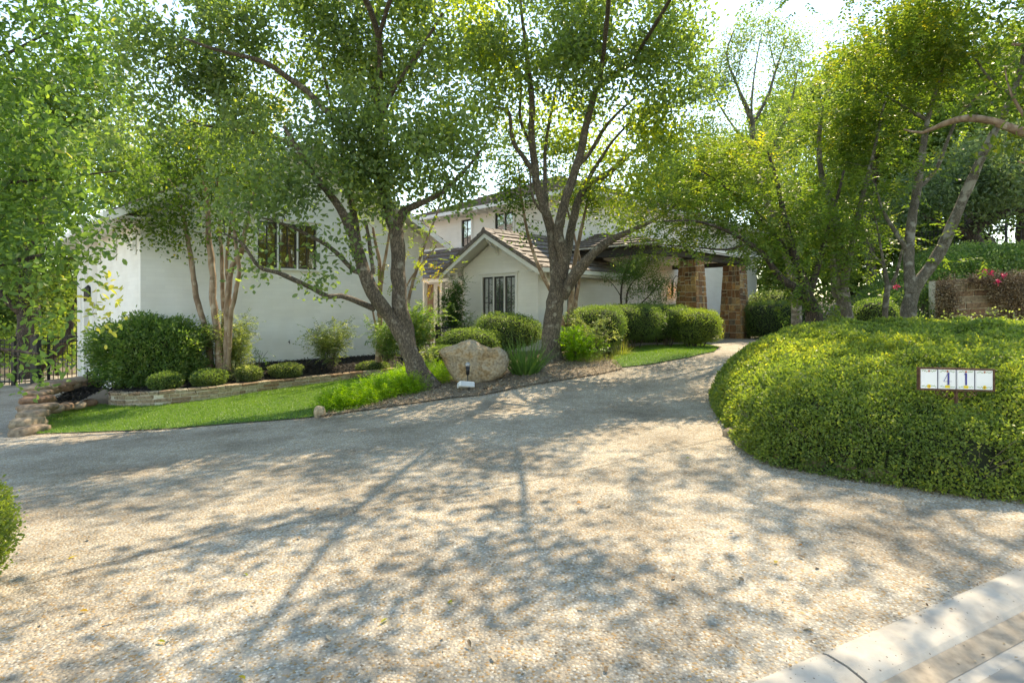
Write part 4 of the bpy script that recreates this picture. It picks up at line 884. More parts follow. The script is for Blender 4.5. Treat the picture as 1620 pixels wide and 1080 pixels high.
for i in range(3): a = i*2.1; fl.tube([(cx_+.035*math.cos(a), cy_+.035*math.sin(a), cz_-.10), (cx_+.035*math.cos(a), cy_+.035*math.sin(a), cz_-.03), (cx_+.035*math.cos(a), cy_+.035*math.sin(a), cz_+.06)], [.012, .018, .003], 6)
fl.build('flame', mgl, lr)

# ================================================================== FENCES
def fence(name, label, pts, h, gap=.11, posts=True, pk=.016, lean=0, basez=None, pw=.06):
    root = empty(name, pts[0], label, 'fence'); pn = MB(); pts = [np.asarray(q, float) for q in pts]
    for p, q in zip(pts[:-1], pts[1:]):
        d = q-p; Ld = np.linalg.norm(d[:2]); n = max(1, int(Ld/gap)); z = np.array((0, 0, 1.))
        for zz in (h-.06, h-.2, .12): pn.bar(p+z*zz, q+z*zz, .03, .035)
        for i in range(1, n): c = p+d*i/n; pn.bar(c+z*.04, c+z*h, pk)
    pn.build('panel', M['iron'], root)
    if posts:
        for p in pts: m_ = MB(); m_.bar(p-np.array((0, 0, .3)), p+np.array((0, 0, h+.06)), pw, pw); m_.build('post', M['iron'], root)
    return root
gt = lambda px, py, Y: P(px, py, Y)
fence('iron_fence', 'tall black iron fence across the lower drive beside the garage', [gt(-60, 612, 17.5), gt(22, 610, 18), gt(57, 608, 18.3)], 1.5, pw=.1)
fence('iron_gate', 'black iron gate leaf between the heavy post and the white column', [gt(59, 608, 18.3), gt(77, 607, 18.5), gt(128, 602, 19.2)], 1.55, pw=.06)
hpst = MB(); hpst.bar(gt(57, 609, 18.2)-np.array((0, 0, .3)), gt(57, 609, 18.2)+np.array((0, 0, 1.5)), .2, .2); hpst.bar(gt(57, 609, 18.2)+np.array((0, 0, 1.5)), gt(57, 609, 18.2)+np.array((0, 0, 1.54)), .24, .24)
tag(hpst.build('gate_post', M['iron']), 'thick square black gate post beside the lower drive', 'post')
fence('picket_fence', 'low black iron picket fence in front of the entry court', [P(655, 552, 15.2), P(690, 551, 15.6), P(735, 548, 16.4)], .62, .10, True, .014, pw=.045)
gp = MB(); gp.bar(P(694, 552, 15.6), P(694, 516, 15.6), .12, .12); tag(gp.build('court_post', M['iron']), 'square black post of the low entry court fence', 'post')
fence('iron_fence', 'black iron fence seen between the right pillar and the laurel', [PX(1165, 27, .9), PX(1225, 26.5, .9), PX(1290, 26, 1.0)], 1.25, .12)
fence('iron_fence', 'black iron fence on the upper terrace at the right edge', [PX(1440, 22, gzf(15.4, 22)), PX(1530, 21, gzf(16.8, 21)), PX(1592, 20, gzf(17.4, 20)), PX(1640, 19.4, gzf(17.9, 19.4)), PX(1740, 18.5, gzf(19, 18.5))], 1.55, .12)
# terrace retaining walls on the right
RW = [PX(1330, 18.5, .75), PX(1365, 18, .8), PX(1400, 17.4, .85), PX(1440, 16.6, .9)]
stone_band('retaining_wall', 'short tan stone retaining wall behind the laurels', RW, [.85, .9, .95, .95], .3, seed=9, ch=.14, lmax=.5)
# ================================================================== TREES
oakA = tree('oak_tree', 'leaning forked oak with a low crooked limb, left of the limestone boulder', 'tree', P(668, 606, 11.5),
 [[(676, 618, 11.5, 0.258), (664, 590, 11.5, 0.202), (646, 550, 11.5, 0.176), (634, 500, 11.5, 0.163), (631, 450, 11.5, 0.150), (630, 400, 11.5, 0.146), (625, 360, 11.5, 0.146), (614, 330, 11.5, 0.120), (603, 262, 11.6, 0.099), (598, 180, 11.7, 0.082), (590, 90, 11.8, 0.065), (600, 0, 12, 0.043), (590, -80, 12.2, 0.026)],
  [(642, 545, 11.5, 0.146), (622, 512, 11.4, 0.142), (600, 480, 11.3, 0.138), (582, 445, 11.2, 0.129), (572, 415, 11.2, 0.120), (561, 378, 11.1, 0.103), (549, 350, 11.0, 0.086), (530, 318, 10.9, 0.073), (508, 292, 10.7, 0.060), (480, 250, 10.4, 0.043), (450, 200, 10.2, 0.030)],
  [(566, 395, 11.2, 0.086), (560, 345, 11.4, 0.073), (548, 290, 11.6, 0.060), (540, 230, 11.8, 0.047), (520, 150, 12, 0.039), (505, 70, 12.3, 0.026)],
  [(625, 365, 11.5, 0.103), (640, 335, 11.4, 0.086), (665, 322, 11.3, 0.065), (700, 303, 11.1, 0.047), (740, 265, 11.0, 0.030), (770, 225, 10.9, 0.017)],
  [(592, 489, 11.35, 0.065), (567, 477, 11.2, 0.057), (540, 468, 11.0, 0.053), (519, 469, 10.9, 0.052), (494, 456, 10.8, 0.047), (464, 442, 10.6, 0.045), (439, 431, 10.4, 0.041), (417, 426, 10.3, 0.037), (404, 416, 10.2, 0.034), (393, 399, 10.1, 0.029), (380, 383, 10.0, 0.024), (355, 370, 9.9, 0.015)],
  [(572, 430, 11.2, 0.056), (560, 428, 11.1, 0.050), (541, 408, 10.9, 0.045), (517, 388, 10.8, 0.039), (480, 368, 10.6, 0.031), (447, 354, 10.4, 0.024), (415, 345, 10.2, 0.015)],
  [(600, 250, 11.6, 0.073), (560, 215, 11.4, 0.065), (520, 180, 11.2, 0.060), (480, 140, 11.0, 0.058), (457, 124, 10.9, 0.056), (425, 102, 10.7, 0.052), (397, 92, 10.6, 0.043), (340, 78, 10.3, 0.030), (290, 60, 10, 0.017)],
  [(606, 285, 11.5, 0.065), (560, 262, 11.8, 0.052), (500, 245, 12.1, 0.047), (440, 220, 12.2, 0.043), (379, 206, 12.2, 0.036), (330, 200, 12.2, 0.026), (295, 190, 12.2, 0.017)],
  [(599, 200, 11.7, 0.060), (625, 140, 11.3, 0.047), (665, 80, 11, 0.034), (700, 20, 10.8, 0.022)],
  [(598, 180, 11.7, .065), (600, 60, 10.8, .06), (560, -40, 9.6, .05), (520, -100, 8.6, .03)], [(600, 60, 10.8, .045), (640, -70, 9.2, .035), (680, -180, 7.4, .02)],
  [(590, 433, 11.4, 0.043), (586, 400, 11.3, 0.039), (583, 378, 11.2, 0.034), (578, 350, 11.0, 0.026)]],
 [(250, 95, 11, 120, 100, 0.77, 1.1, 0.25), (350, 60, 11, 120, 90, 0.77, 1.1, 0.3), (190, 190, 11.5, 60, 60, 0.56, 0.9, 0.3), (440, 170, 12, 80, 60, 0.63, 1.0, 0.35), (330, 175, 11.6, 110, 60, 0.84, 1.1, 0.22), (470, 60, 11.5, 110, 80, 0.98, 0.75), (570, 60, 11.8, 110, 90, 1.05, 0.8), (660, 70, 11.5, 90, 85, 0.98, 0.7, 0.5),
  (430, 210, 10.8, 80, 60, 0.7, 0.9), (520, 200, 11.0, 80, 70, 0.77, 1.0, 0.3), (600, 150, 11.5, 90, 70, 0.91, 0.9), (690, 165, 11.2, 75, 80, 0.84, 0.9), (660, 245, 11.2, 80, 60, 1.0, 1.0, 0.42), (715, 285, 11.0, 55, 45, 0.7, 1.3, 0.5), (735, 225, 11.0, 55, 55, 0.56, 1.3, 0.5),
  (480, 280, 10.6, 80, 55, 0.8, 1.5, 0.4), (540, 270, 11.2, 55, 60, 0.9, 1.5, 0.4), (590, 290, 10.9, 60, 48, 0.7, 1.7, 0.4), (645, 300, 11.3, 50, 42, 0.7, 1.6, 0.42), (620, 220, 10.8, 90, 50, 0.56, 1.3, 0.4), (590, 10, 11.5, 170, 50, 1.05, 0.7), (410, 330, 10.3, 55, 40, 0.6, 0.9, 0.4), (470, 345, 10.4, 60, 22, 0.4, 0.8, 0.45),
  (520, 395, 10.8, 45, 12, 0.2, 0.7, 0.3), (410, 425, 10.4, 30, 10, 0.15, 0.9, 0.3), (480, 450, 10.7, 60, 9, 0.15, 0.5, 0.3), (560, 380, 11.0, 22, 28, 0.35, 0.8), (360, 300, 10.2, 50, 60, 0.7, 0.7, 0.4), (440, -60, 11, 200, 60, 1.4, 0.7), (640, -70, 11, 110, 70, 1.4, 0.6), (492, -103, 8.5, 150, 60, 1.0, .6), (681, -190, 7.2, 170, 70, .9, .75), (380, -60, 9.5, 110, 50, 1.0, .5)],
 M['l_oak'], M['bark_oak'], .112, .068, dens=460, toneadd=.18, per=40, spread=.20, seed=11, shape='s', nside=16)
oakB = tree('oak_tree', 'tall upright oak with many spreading limbs, right of the limestone boulder', 'tree', P(880, 575, 13.3),
 [[(878, 582, 13.3, 0.269), (874, 555, 13.3, 0.224), (874, 510, 13.3, 0.213), (880, 470, 13.3, 0.209), (884, 445, 13.3, 0.186), (876, 400, 13.3, 0.120), (868, 350, 13.3, 0.112), (850, 300, 13.2, 0.101), (846, 262, 13.2, 0.090), (841, 210, 13.1, 0.078), (840, 150, 13.0, 0.068), (834, 90, 13, 0.052), (825, 20, 13, 0.033), (820, -50, 13, 0.023)],
  [(886, 450, 13.3, 0.149), (893, 410, 13.2, 0.127), (884, 360, 13.0, 0.112), (905, 288, 12.9, 0.097), (921, 232, 12.8, 0.090), (936, 168, 12.8, 0.075), (948, 138, 12.8, 0.064), (982, 112, 12.8, 0.052), (1020, 92, 12.8, 0.038), (1060, 70, 12.8, 0.023)],
  [(890, 440, 13.4, 0.120), (902, 375, 13.7, 0.104), (922, 302, 13.9, 0.090), (960, 276, 14.1, 0.071), (1000, 242, 14.3, 0.056), (1046, 225, 14.5, 0.041), (1090, 200, 14.7, 0.026)],
  [(888, 470, 13.3, 0.149), (908, 438, 13.1, 0.131), (932, 410, 12.9, 0.112), (955, 388, 12.8, 0.094), (978, 374, 12.7, 0.075), (1005, 362, 12.6, 0.052), (1040, 345, 12.5, 0.033), (1075, 320, 12.5, 0.019)],
  [(848, 280, 13.2, 0.064), (830, 250, 13.1, 0.059), (813, 225, 13.0, 0.052), (806, 180, 12.9, 0.041), (795, 172, 12.9, 0.038), (769, 168, 12.8, 0.023)],
  [(866, 330, 13.3, 0.052), (862, 250, 13.6, 0.045), (872, 180, 13.8, 0.038), (885, 120, 14, 0.026)],
  [(914, 262, 12.9, 0.059), (935, 238, 13.2, 0.052), (955, 205, 13.4, 0.045), (978, 178, 13.5, 0.033), (1010, 150, 13.6, 0.023)],
  [(948, 138, 12.8, 0.054), (960, 30, 11.3, 0.050), (970, -70, 9.6, 0.041), (1000, -190, 7.6, 0.027), (1020, -250, 6.6, 0.013)], [(1000, 100, 12.8, 0.045), (1060, 0, 10.6, 0.036), (1110, -90, 8.6, 0.023)],
  [(922, 300, 13.9, 0.056), (945, 260, 13.6, 0.045), (968, 225, 13.4, 0.033), (1000, 190, 13.2, 0.023)],
  [(846, 240, 13.2, 0.045), (824, 190, 13.4, 0.038), (822, 120, 13.5, 0.030), (790, 60, 13.6, 0.019)],
  [(868, 345, 13.1, 0.038), (800+45, 318, 13.0, 0.030), (838, 270, 12.9, 0.023)]],
 [(820, 70, 13, 90, 80, 1.02, 1.1, 0.3), (900, 50, 12.7, 100, 70, 0.9, 1.1, 0.4), (980, 70, 12.6, 100, 75, 1.02, 1.1, 0.3), (1050, 110, 12.8, 75, 75, 0.88, 1.0, 0.32), (920, 125, 12.5, 80, 50, 0.82, 1.1, 0.28), (1000, 160, 12.9, 75, 45, 0.82, 1.0, 0.34), (770, 140, 13, 55, 80, 0.82, 0.8, 0.4), (745, 50, 13.2, 60, 70, 0.82, 0.9, 0.72), (1060, 200, 13.8, 75, 45, 0.75, 1.1, 0.5), (1010, 240, 13.6, 70, 40, 1.0, 1.1, 0.55), (940, 210, 13.8, 70, 50, 0.68, 0.9, 0.6), (870, 190, 13.8, 60, 60, 0.68, 0.7, 0.6), (930, -20, 13, 180, 50, 1.09, 0.8), (960, -100, 9, 150, 60, 1.1, 0.6), (1120, -110, 8.2, 150, 60, 1.1, 0.6), (1018, -240, 6.8, 190, 80, .9, 0.85), (745, 130, 12.6, 55, 60, 0.61, 0.8, 0.5), (700, 20, 12.6, 60, 60, 0.61, 0.8, 0.6), (880, -120, 12.6, 170, 70, 1.22, 0.6), (1040, -60, 12.2, 110, 60, 1.02, 0.6),  (1110, 40, 13, 50, 45, 0.61, 0.9, 0.4), (790, 230, 13.0, 30, 40, 0.41, 0.6, 0.5), (1040, 290, 13.0, 70, 40, 0.9, 1.0, 0.6), (1000, 330, 12.7, 50, 28, 0.6, 0.7, 0.65), (1110, 150, 13.5, 45, 50, 0.61, 0.8), (960, 290, 14, 55, 40, 0.7, 0.8, 0.6), (830, 170, 13.4, 50, 50, 0.7, 0.7, 0.5)],
 M['l_oakB'], M['bark_oak'], .112, .068, dens=460, toneadd=.18, per=40, spread=.20, seed=21, shape='s', nside=16)
tree('crape_myrtle', 'smooth many-stemmed crape myrtle in the mulch bed left of the casement window', 'tree', P(350, 582, 13.2),
 [[(350, 590, 13.2, .10), (347, 540, 13.2, .085), (340, 480, 13.2, .078), (333, 420, 13.2, .07), (330, 370, 13.2, .06), (325, 300, 13.2, .04), (310, 230, 13.2, .02)],
  [(333, 588, 13.3, .08), (328, 535, 13.4, .07), (313, 480, 13.5, .065), (305, 425, 13.5, .06), (299, 380, 13.5, .05), (285, 320, 13.5, .035), (265, 280, 13.5, .02)],
  [(356, 588, 13.1, .085), (359, 520, 13.0, .07), (361, 455, 12.9, .062), (368, 420, 12.9, .058), (382, 400, 12.9, .055), (390, 360, 12.9, .045), (400, 310, 12.9, .03), (415, 270, 12.9, .02)],
  [(352, 570, 13.35, .06), (353, 490, 13.5, .05), (351, 420, 13.5, .045), (347, 350, 13.5, .04), (345, 270, 13.5, .03)],
  [(361, 585, 13.0, .06), (365, 500, 12.8, .052), (377, 430, 12.7, .045), (374, 390, 12.7, .04), (368, 330, 12.7, .03)],
  [(354, 560, 13.3, .05), (364, 480, 13.6, .04), (358, 420, 13.7, .035), (366, 350, 13.7, .03)]],
 [(290, 290, 13.3, 70, 50, .8, .9), (345, 255, 13.3, 60, 60, .9, .9, .5), (390, 300, 12.9, 55, 55, .7, .9), (240, 335, 13.3, 55, 40, .7, .9), (310, 345, 13.2, 70, 38, .7, .9, .42), (385, 355, 12.9, 55, 30, .6, .8, .45), (425, 270, 13, 40, 40, .6, .6, .6), (290, 385, 13.2, 60, 14, .4, .6, .5), (200, 370, 13, 30, 25, .5, .6), (430, 185, 13, 50, 35, .6, .7, .85), (340, 190, 13.4, 60, 30, .7, .7, .7)],
 M['l_myrtle'], M['bark_myrtle'], .095, .055, dens=620, per=36, spread=.20, seed=31, nside=9, flare=1.15, shape='s')
tree('crape_myrtle', 'slim crape myrtle with yellow and orange leaves behind the leaning oak', 'tree', P(599, 566, 15.0),
 [[(599, 572, 15, .09), (600, 530, 15, .075), (601, 480, 15, .06), (600, 430, 15, .055), (597, 400, 15, .045), (590, 360, 15, .03)], [(600, 500, 15, .05), (604, 440, 14.9, .045), (612, 390, 14.8, .035), (622, 340, 14.8, .025)],
  [(604, 560, 15, .045), (622, 500, 14.9, .03), (650, 440, 14.7, .02), (690, 390, 14.5, .012)], [(600, 540, 15, .04), (588, 480, 14.9, .02), (590, 430, 14.9, .012)]],
 [(655, 405, 14.6, 35, 28, .5, .6, .55), (685, 420, 14.4, 38, 18, .4, .7, .35), (690, 375, 14.4, 35, 14, .35, .5, .2), (655, 440, 14.6, 40, 14, .4, .7, .65), (700, 440, 14.4, 28, 10, .3, .5, .7), (590, 400, 15, 24, 40, .4, .45, .3), (600, 450, 15, 16, 30, .3, .4, .2), (600, 350, 15, 40, 25, .5, .6, .3)],
 M['l_autumn'], M['bark_myrtle'], .085, .045, dens=520, per=30, spread=.14, seed=41, nside=9, flare=1.2, comp=True)
tree('crape_myrtle', 'drooping green crape myrtle standing behind the upright oak beside the gabled bay', 'tree', P(903, 548, 14.6),
 [[(902, 552, 14.6, .10), (903, 500, 14.6, .085), (906, 450, 14.7, .07), (912, 400, 14.8, .055), (925, 340, 14.9, .04), (940, 280, 15, .02)],
  [(898, 540, 14.6, .07), (880, 480, 14.5, .06), (856, 430, 14.3, .05), (838, 380, 14.2, .04), (826, 320, 14.1, .03), (820, 260, 14.1, .018)],
  [(904, 520, 14.6, .05), (912, 470, 14.8, .045), (918, 420, 14.9, .035), (905, 360, 15, .03), (890, 300, 15, .02)]],
 [(815, 300, 14.1, 32, 60, 0.6, 1.53, 0.28), (845, 255, 14.3, 45, 50, 0.7, 1.53, 0.4), (838, 350, 14.2, 22, 40, 0.4, 1.02, 0.3), (905, 300, 15, 45, 45, 0.7, 1.36, 0.5), (945, 330, 15, 45, 45, 0.7, 1.19, 0.55), (880, 220, 15.2, 50, 30, 0.7, 1.19, 0.75), (950, 250, 15.2, 40, 30, 0.7, 1.19, 0.7), (800, 240, 14.3, 30, 35, 0.5, 1.19, 0.45), (1000, 360, 15, 40, 25, 0.5, 1.2, 0.6)],
 M['l_myrtle'], M['bark_myrtle'], .10, .052, dens=560, per=36, spread=.20, seed=51, nside=9, flare=1.1)
tree('broadleaf_tree', 'near tree with rounded glossy leaves filling the upper left corner', 'tree', (-7.6, 5.0, gzf(-7.6, 5)),
 [[(-558, 860, 5.0, .2), (-540, 600, 5.0, .17), (-500, 350, 5.0, .14), (-420, 150, 5.0, .1), (-300, 0, 5.0, .06)], [(-510, 420, 5, .08), (-300, 350, 5.2, .05), (-100, 300, 5.4, .025), (60, 285, 5.7, .014), (190, 270, 5.9, .007)],
  [(-500, 330, 5, .08), (-250, 200, 5.4, .045), (-60, 120, 5.8, .022), (80, 50, 6.2, .01)], [(-520, 520, 5, .09), (-250, 480, 5.2, .05), (-60, 430, 5.3, .03), (90, 400, 5.6, .015)], [(-525, 600, 5, .07), (-250, 580, 5.0, .04), (-60, 550, 5.0, .02), (60, 560, 5, .01)]],
 [(50, 70, 5.6, 105, 85, .8, 1.0), (10, 190, 5.4, 110, 90, .8, 1.0), (100, 230, 5.8, 80, 50, .6, .9), (160, 275, 5.8, 75, 35, .45, .9, .6), (60, 320, 5.6, 100, 70, .6, 1.0), (130, 355, 5.9, 60, 45, .4, .9), (30, 430, 5.4, 90, 60, .5, .85), (110, 430, 5.8, 55, 30, .3, .7), (20, 540, 5.2, 50, 55, .35, .8), (60, 590, 5.3, 28, 30, .2, .6), (110, 110, 6.2, 60, 100, .6, .8), (-100, 300, 5.2, 90, 250, .9, .7), (60, -40, 5.6, 130, 50, .9, .9), (145, 485, 5.9, 22, 20, .15, .9, .95), (0, 350, 5.6, 60, 60, .5, .8)],
 M['l_near'], M['bark_dark'], .080, .044, dens=1050, per=30, spread=.14, seed=61, shape='s', mid=.45)
tree('shade_tree', 'dark trunked tree behind the black iron gate', 'tree', P(42, 612, 20.5),
 [[(42, 620, 20.5, .32), (42, 560, 20.5, .27), (40, 500, 20.5, .25), (38, 430, 20.5, .2), (60, 350, 20.5, .13), (90, 270, 20.5, .07)], [(36, 500, 20.5, .14), (5, 470, 20, .1), (-40, 400, 20, .07)], [(42, 440, 20.5, .12), (0, 350, 21, .08), (-30, 250, 21, .05)]],
 [(30, 420, 20.5, 90, 45, 1.8, .7), (100, 400, 21, 60, 50, 1.5, .5), (-20, 330, 21, 90, 90, 2, .5), (80, 300, 21, 80, 70, 2, .4), (20, 230, 21, 100, 70, 2, .3), (170, 350, 24, 50, 40, 1.5, .4)],
 M['l_bg'], M['bark_dark'], .18, .10, dens=220, per=30, spread=.35, seed=71, nside=10)
tree('leaning_tree', 'low leaning tree arching behind the iron gate toward the garage column', 'tree', P(62, 606, 21.5),
 [[(48, 606, 21.5, .2), (62, 578, 21.5, .19), (85, 560, 21.5, .18), (105, 540, 21.4, .16), (122, 530, 21.3, .12), (150, 522, 21, .08)], [(103, 543, 21.4, .13), (112, 515, 21.4, .1), (116, 490, 21.4, .08), (124, 470, 21.4, .05)], [(92, 600, 22, .06), (84, 565, 21.8, .04)]],
 [(110, 470, 21.6, 50, 30, 1.2, .8, .6), (90, 500, 23, 60, 40, 1, .5, .6), (30, 560, 23.5, 80, 50, 1, .8, .6), (110, 575, 23.5, 60, 40, 1, .8, .6)],
 M['l_bg'], M['bark_dark'], .16, .09, dens=260, per=30, spread=.3, seed=72, nside=8)
# right side
laurelT = tree('laurel_tree', 'bright green feathery laurel with a short dark trunk left of the address sign', 'tree', P(1292, 524, 10.8),
 [[(1290, 594, 10.8, .20), (1288, 525, 10.8, .17), (1288, 500, 10.8, .15), (1280, 470, 10.8, .11), (1262, 420, 10.8, .08), (1245, 360, 10.8, .06), (1230, 290, 10.8, .04), (1215, 240, 10.8, .02)],
  [(1285, 490, 10.8, .10), (1262, 460, 10.6, .08), (1235, 440, 10.4, .065), (1210, 405, 10.3, .05), (1185, 385, 10.2, .04), (1150, 365, 10.1, .03), (1100, 350, 10.0, .02), (1050, 350, 10, .012)],
  [(1280, 470, 10.8, .07), (1300, 400, 10.9, .05), (1320, 330, 11, .035), (1335, 270, 11, .02)], [(1262, 420, 10.8, .05), (1200, 340, 10.9, .035), (1140, 290, 11, .02), (1100, 265, 11, .012)],
  [(1186, 385, 10.2, .025), (1150, 395, 10.3, .02), (1110, 392, 10.4, .014), (1060, 388, 10.5, .01)]],
 [(1240, 310, 10.8, 80, 55, .9, 1.0, .42), (1290, 360, 10.8, 65, 60, .9, 1.0, .38), (1180, 330, 10.7, 65, 45, .8, .85, .5), (1120, 290, 11, 65, 40, .8, .8, .58), (1095, 245, 11.2, 50, 25, .7, .8, .6), (1080, 335, 10.5, 55, 30, .6, 1.3, .6), (1090, 372, 10.8, 60, 22, .5, 1.4, .6), (1140, 350, 10.6, 50, 35, .5, 1.2, .5), (1020, 375, 11.2, 45, 20, .4, 1.0, .65), (1250, 420, 10.5, 55, 50, .7, 1.0, .36), (1300, 450, 10.5, 45, 45, .6, 1.0, .36), (1255, 478, 10.3, 35, 28, .45, .8, .36), (1150, 380, 10.3, 45, 18, .35, .5, .7), (1100, 385, 10.4, 35, 12, .3, .5, .8), (1200, 260, 11, 60, 35, .7, .8, .6), (1030, 310, 10.8, 35, 30, .5, .6, .7), (1205, 385, 10.2, 45, 34, .5, 1.2, .45), (1150, 330, 10.6, 60, 40, .6, 1.3, .5), (1060, 300, 11, 60, 40, .7, 1.1, .6), (1020, 350, 11, 45, 28, .5, .8, .7), (1100, 360, 10.4, 50, 22, .4, .9, .6), (1180, 270, 11, 60, 35, .7, 1.2, .6), (1325, 400, 10.6, 35, 40, .5, .8)],
 M['l_laurel'], M['bark_dark'], .085, .040, dens=1150, per=45, spread=.17, seed=81, comp=True)
tree('laurel_tree', 'taller yellow-green laurel between the short dark trunk and the V-forked tree', 'tree', P(1346, 524, 11.6),
 [[(1352, 588, 11.6, .13), (1340, 500, 11.6, .11), (1332, 450, 11.7, .10), (1328, 390, 11.8, .09), (1318, 330, 11.9, .075), (1300, 280, 12, .06), (1296, 220, 12, .045), (1302, 170, 12, .02)],
  [(1334, 460, 11.6, .08), (1345, 400, 11.5, .065), (1360, 330, 11.4, .05), (1380, 250, 11.3, .035), (1400, 160, 11.2, .02)], [(1338, 490, 11.6, .07), (1320, 460, 11.9, .06), (1316, 400, 12.2, .05), (1290, 330, 12.4, .03)]],
 [(1350, 170, 11.8, 75, 60, 1.0, .9, .62), (1400, 110, 11.5, 75, 60, 1.0, .9, .62), (1330, 240, 11.8, 60, 50, .9, .9, .5), (1390, 210, 11.5, 65, 55, .9, .9, .52), (1370, 300, 11.5, 60, 50, .8, .9, .45), (1400, 370, 11.6, 50, 45, .7, .7, .45), (1350, 380, 11.4, 45, 40, .6, .7, .45), (1300, 290, 12, 50, 50, .8, .8, .5), (1345, 90, 12, 40, 35, .7, .7, .65), (1240, -75, 10, 120, 35, 1.1, .7), (1360, -90, 11, 90, 50, 1.1, .5), (1310, 200, 12, 45, 60, .8, 1.0, .55), (1290, 380, 11.8, 50, 50, .7, .9, .45), (1340, 430, 11.2, 40, 30, .5, .6, .4), (1400, 430, 11.4, 35, 30, .5, .5, .5)],
 M['l_laurel'], M['bark_pale'], .088, .042, dens=1050, per=45, spread=.19, seed=91, comp=True)
tree('forked_tree', 'pale lichened tree with a wide V fork standing behind the big hedge', 'tree', P(1438, 522, 10.6),
 [[(1438, 592, 10.6, 0.160), (1437, 520, 10.6, 0.134), (1439, 480, 10.6, 0.126), (1450, 450, 10.6, 0.109), (1480, 410, 10.5, 0.097), (1505, 360, 10.4, 0.088), (1530, 300, 10.3, 0.080), (1560, 235, 10.2, 0.067), (1590, 175, 10.1, 0.059), (1612, 120, 10, 0.050), (1630, 40, 10, 0.038), (1640, -40, 10, 0.025)],
  [(1442, 465, 10.6, 0.101), (1438, 410, 10.7, 0.088), (1442, 350, 10.8, 0.080), (1452, 290, 10.9, 0.071), (1462, 220, 11, 0.059), (1470, 180, 11, 0.042), (1490, 110, 11, 0.029), (1500, 40, 11, 0.017)],
  [(1438, 400, 10.7, 0.046), (1415, 365, 10.7, 0.038), (1395, 330, 10.8, 0.029), (1385, 290, 10.9, 0.017)], [(1467, 190, 11, 0.042), (1440, 175, 11.2, 0.034), (1415, 160, 11.3, 0.025), (1385, 140, 11.4, 0.015)],
  [(1640, -40, 10, 0.029), (1520, -100, 9.2, 0.025), (1420, -160, 8, 0.021), (1370, -240, 7, 0.013)], [(1520, -100, 9.2, 0.017), (1560, -200, 7.8, 0.013)],
  [(1450, 300, 10.9, 0.038), (1480, 270, 11, 0.034), (1500, 220, 11, 0.029), (1520, 180, 11, 0.025), (1560, 140, 10.9, 0.017)], [(1600, 150, 10.1, 0.034), (1570, 130, 10.3, 0.025), (1540, 90, 10.6, 0.017)]],
 [(1470, 70, 11, 85, 60, 1.1, .85, .6), (1540, 60, 10.8, 75, 60, 1.0, .85, .55), (1480, 150, 11, 70, 45, .9, .85, .6), (1540, 150, 11, 60, 40, .8, .7, .5), (1430, 130, 11.2, 60, 50, .9, .8, .6), (1590, 40, 10.6, 55, 60, .9, .8, .55), (1430, 40, 11, 90, 50, 1, .8, .6), (1420, 290, 10.9, 45, 40, .6, .6, .5), (1500, 390, 10.3, 26, 26, .35, .9, .5), (1520, -50, 10.6, 140, 60, 1.1, .7), (1410, -110, 9, 130, 60, 1.0, .5), (1364, -250, 6.8, 170, 80, .9, .8), (1240, -330, 5.8, 190, 70, .8, .7), (1560, -260, 7, 150, 80, .9, .4), (1470, 240, 10.8, 40, 30, .6, .4, .5)],
 M['l_laurel'], M['bark_pale'], .092, .045, dens=1000, per=45, spread=.20, seed=101, comp=True, nside=14)
tree('young_tree', 'thin pale sapling with grey bare twigs between the two laurel trunks and the V fork', 'tree', P(1400, 524, 11),
 [[(1401, 592, 11, .065), (1400, 515, 11, .055), (1402, 475, 11, .052), (1404, 452, 11, .05), (1398, 420, 11, .03), (1390, 370, 11, .018), (1378, 320, 11, .01)], [(1404, 460, 11, .04), (1418, 435, 11, .03), (1426, 400, 11, .025), (1440, 350, 11.1, .012)], [(1398, 420, 11, .02), (1380, 400, 11, .015), (1368, 370, 11, .01)]],
 [(1385, 350, 11, 30, 30, .4, .3, .5), (1420, 380, 11, 25, 30, .4, .3, .5)], M['l_laurel'], M['bark_pale'], .055, .025, dens=400, per=18, spread=.12, seed=111, comp=True, flare=1.1)
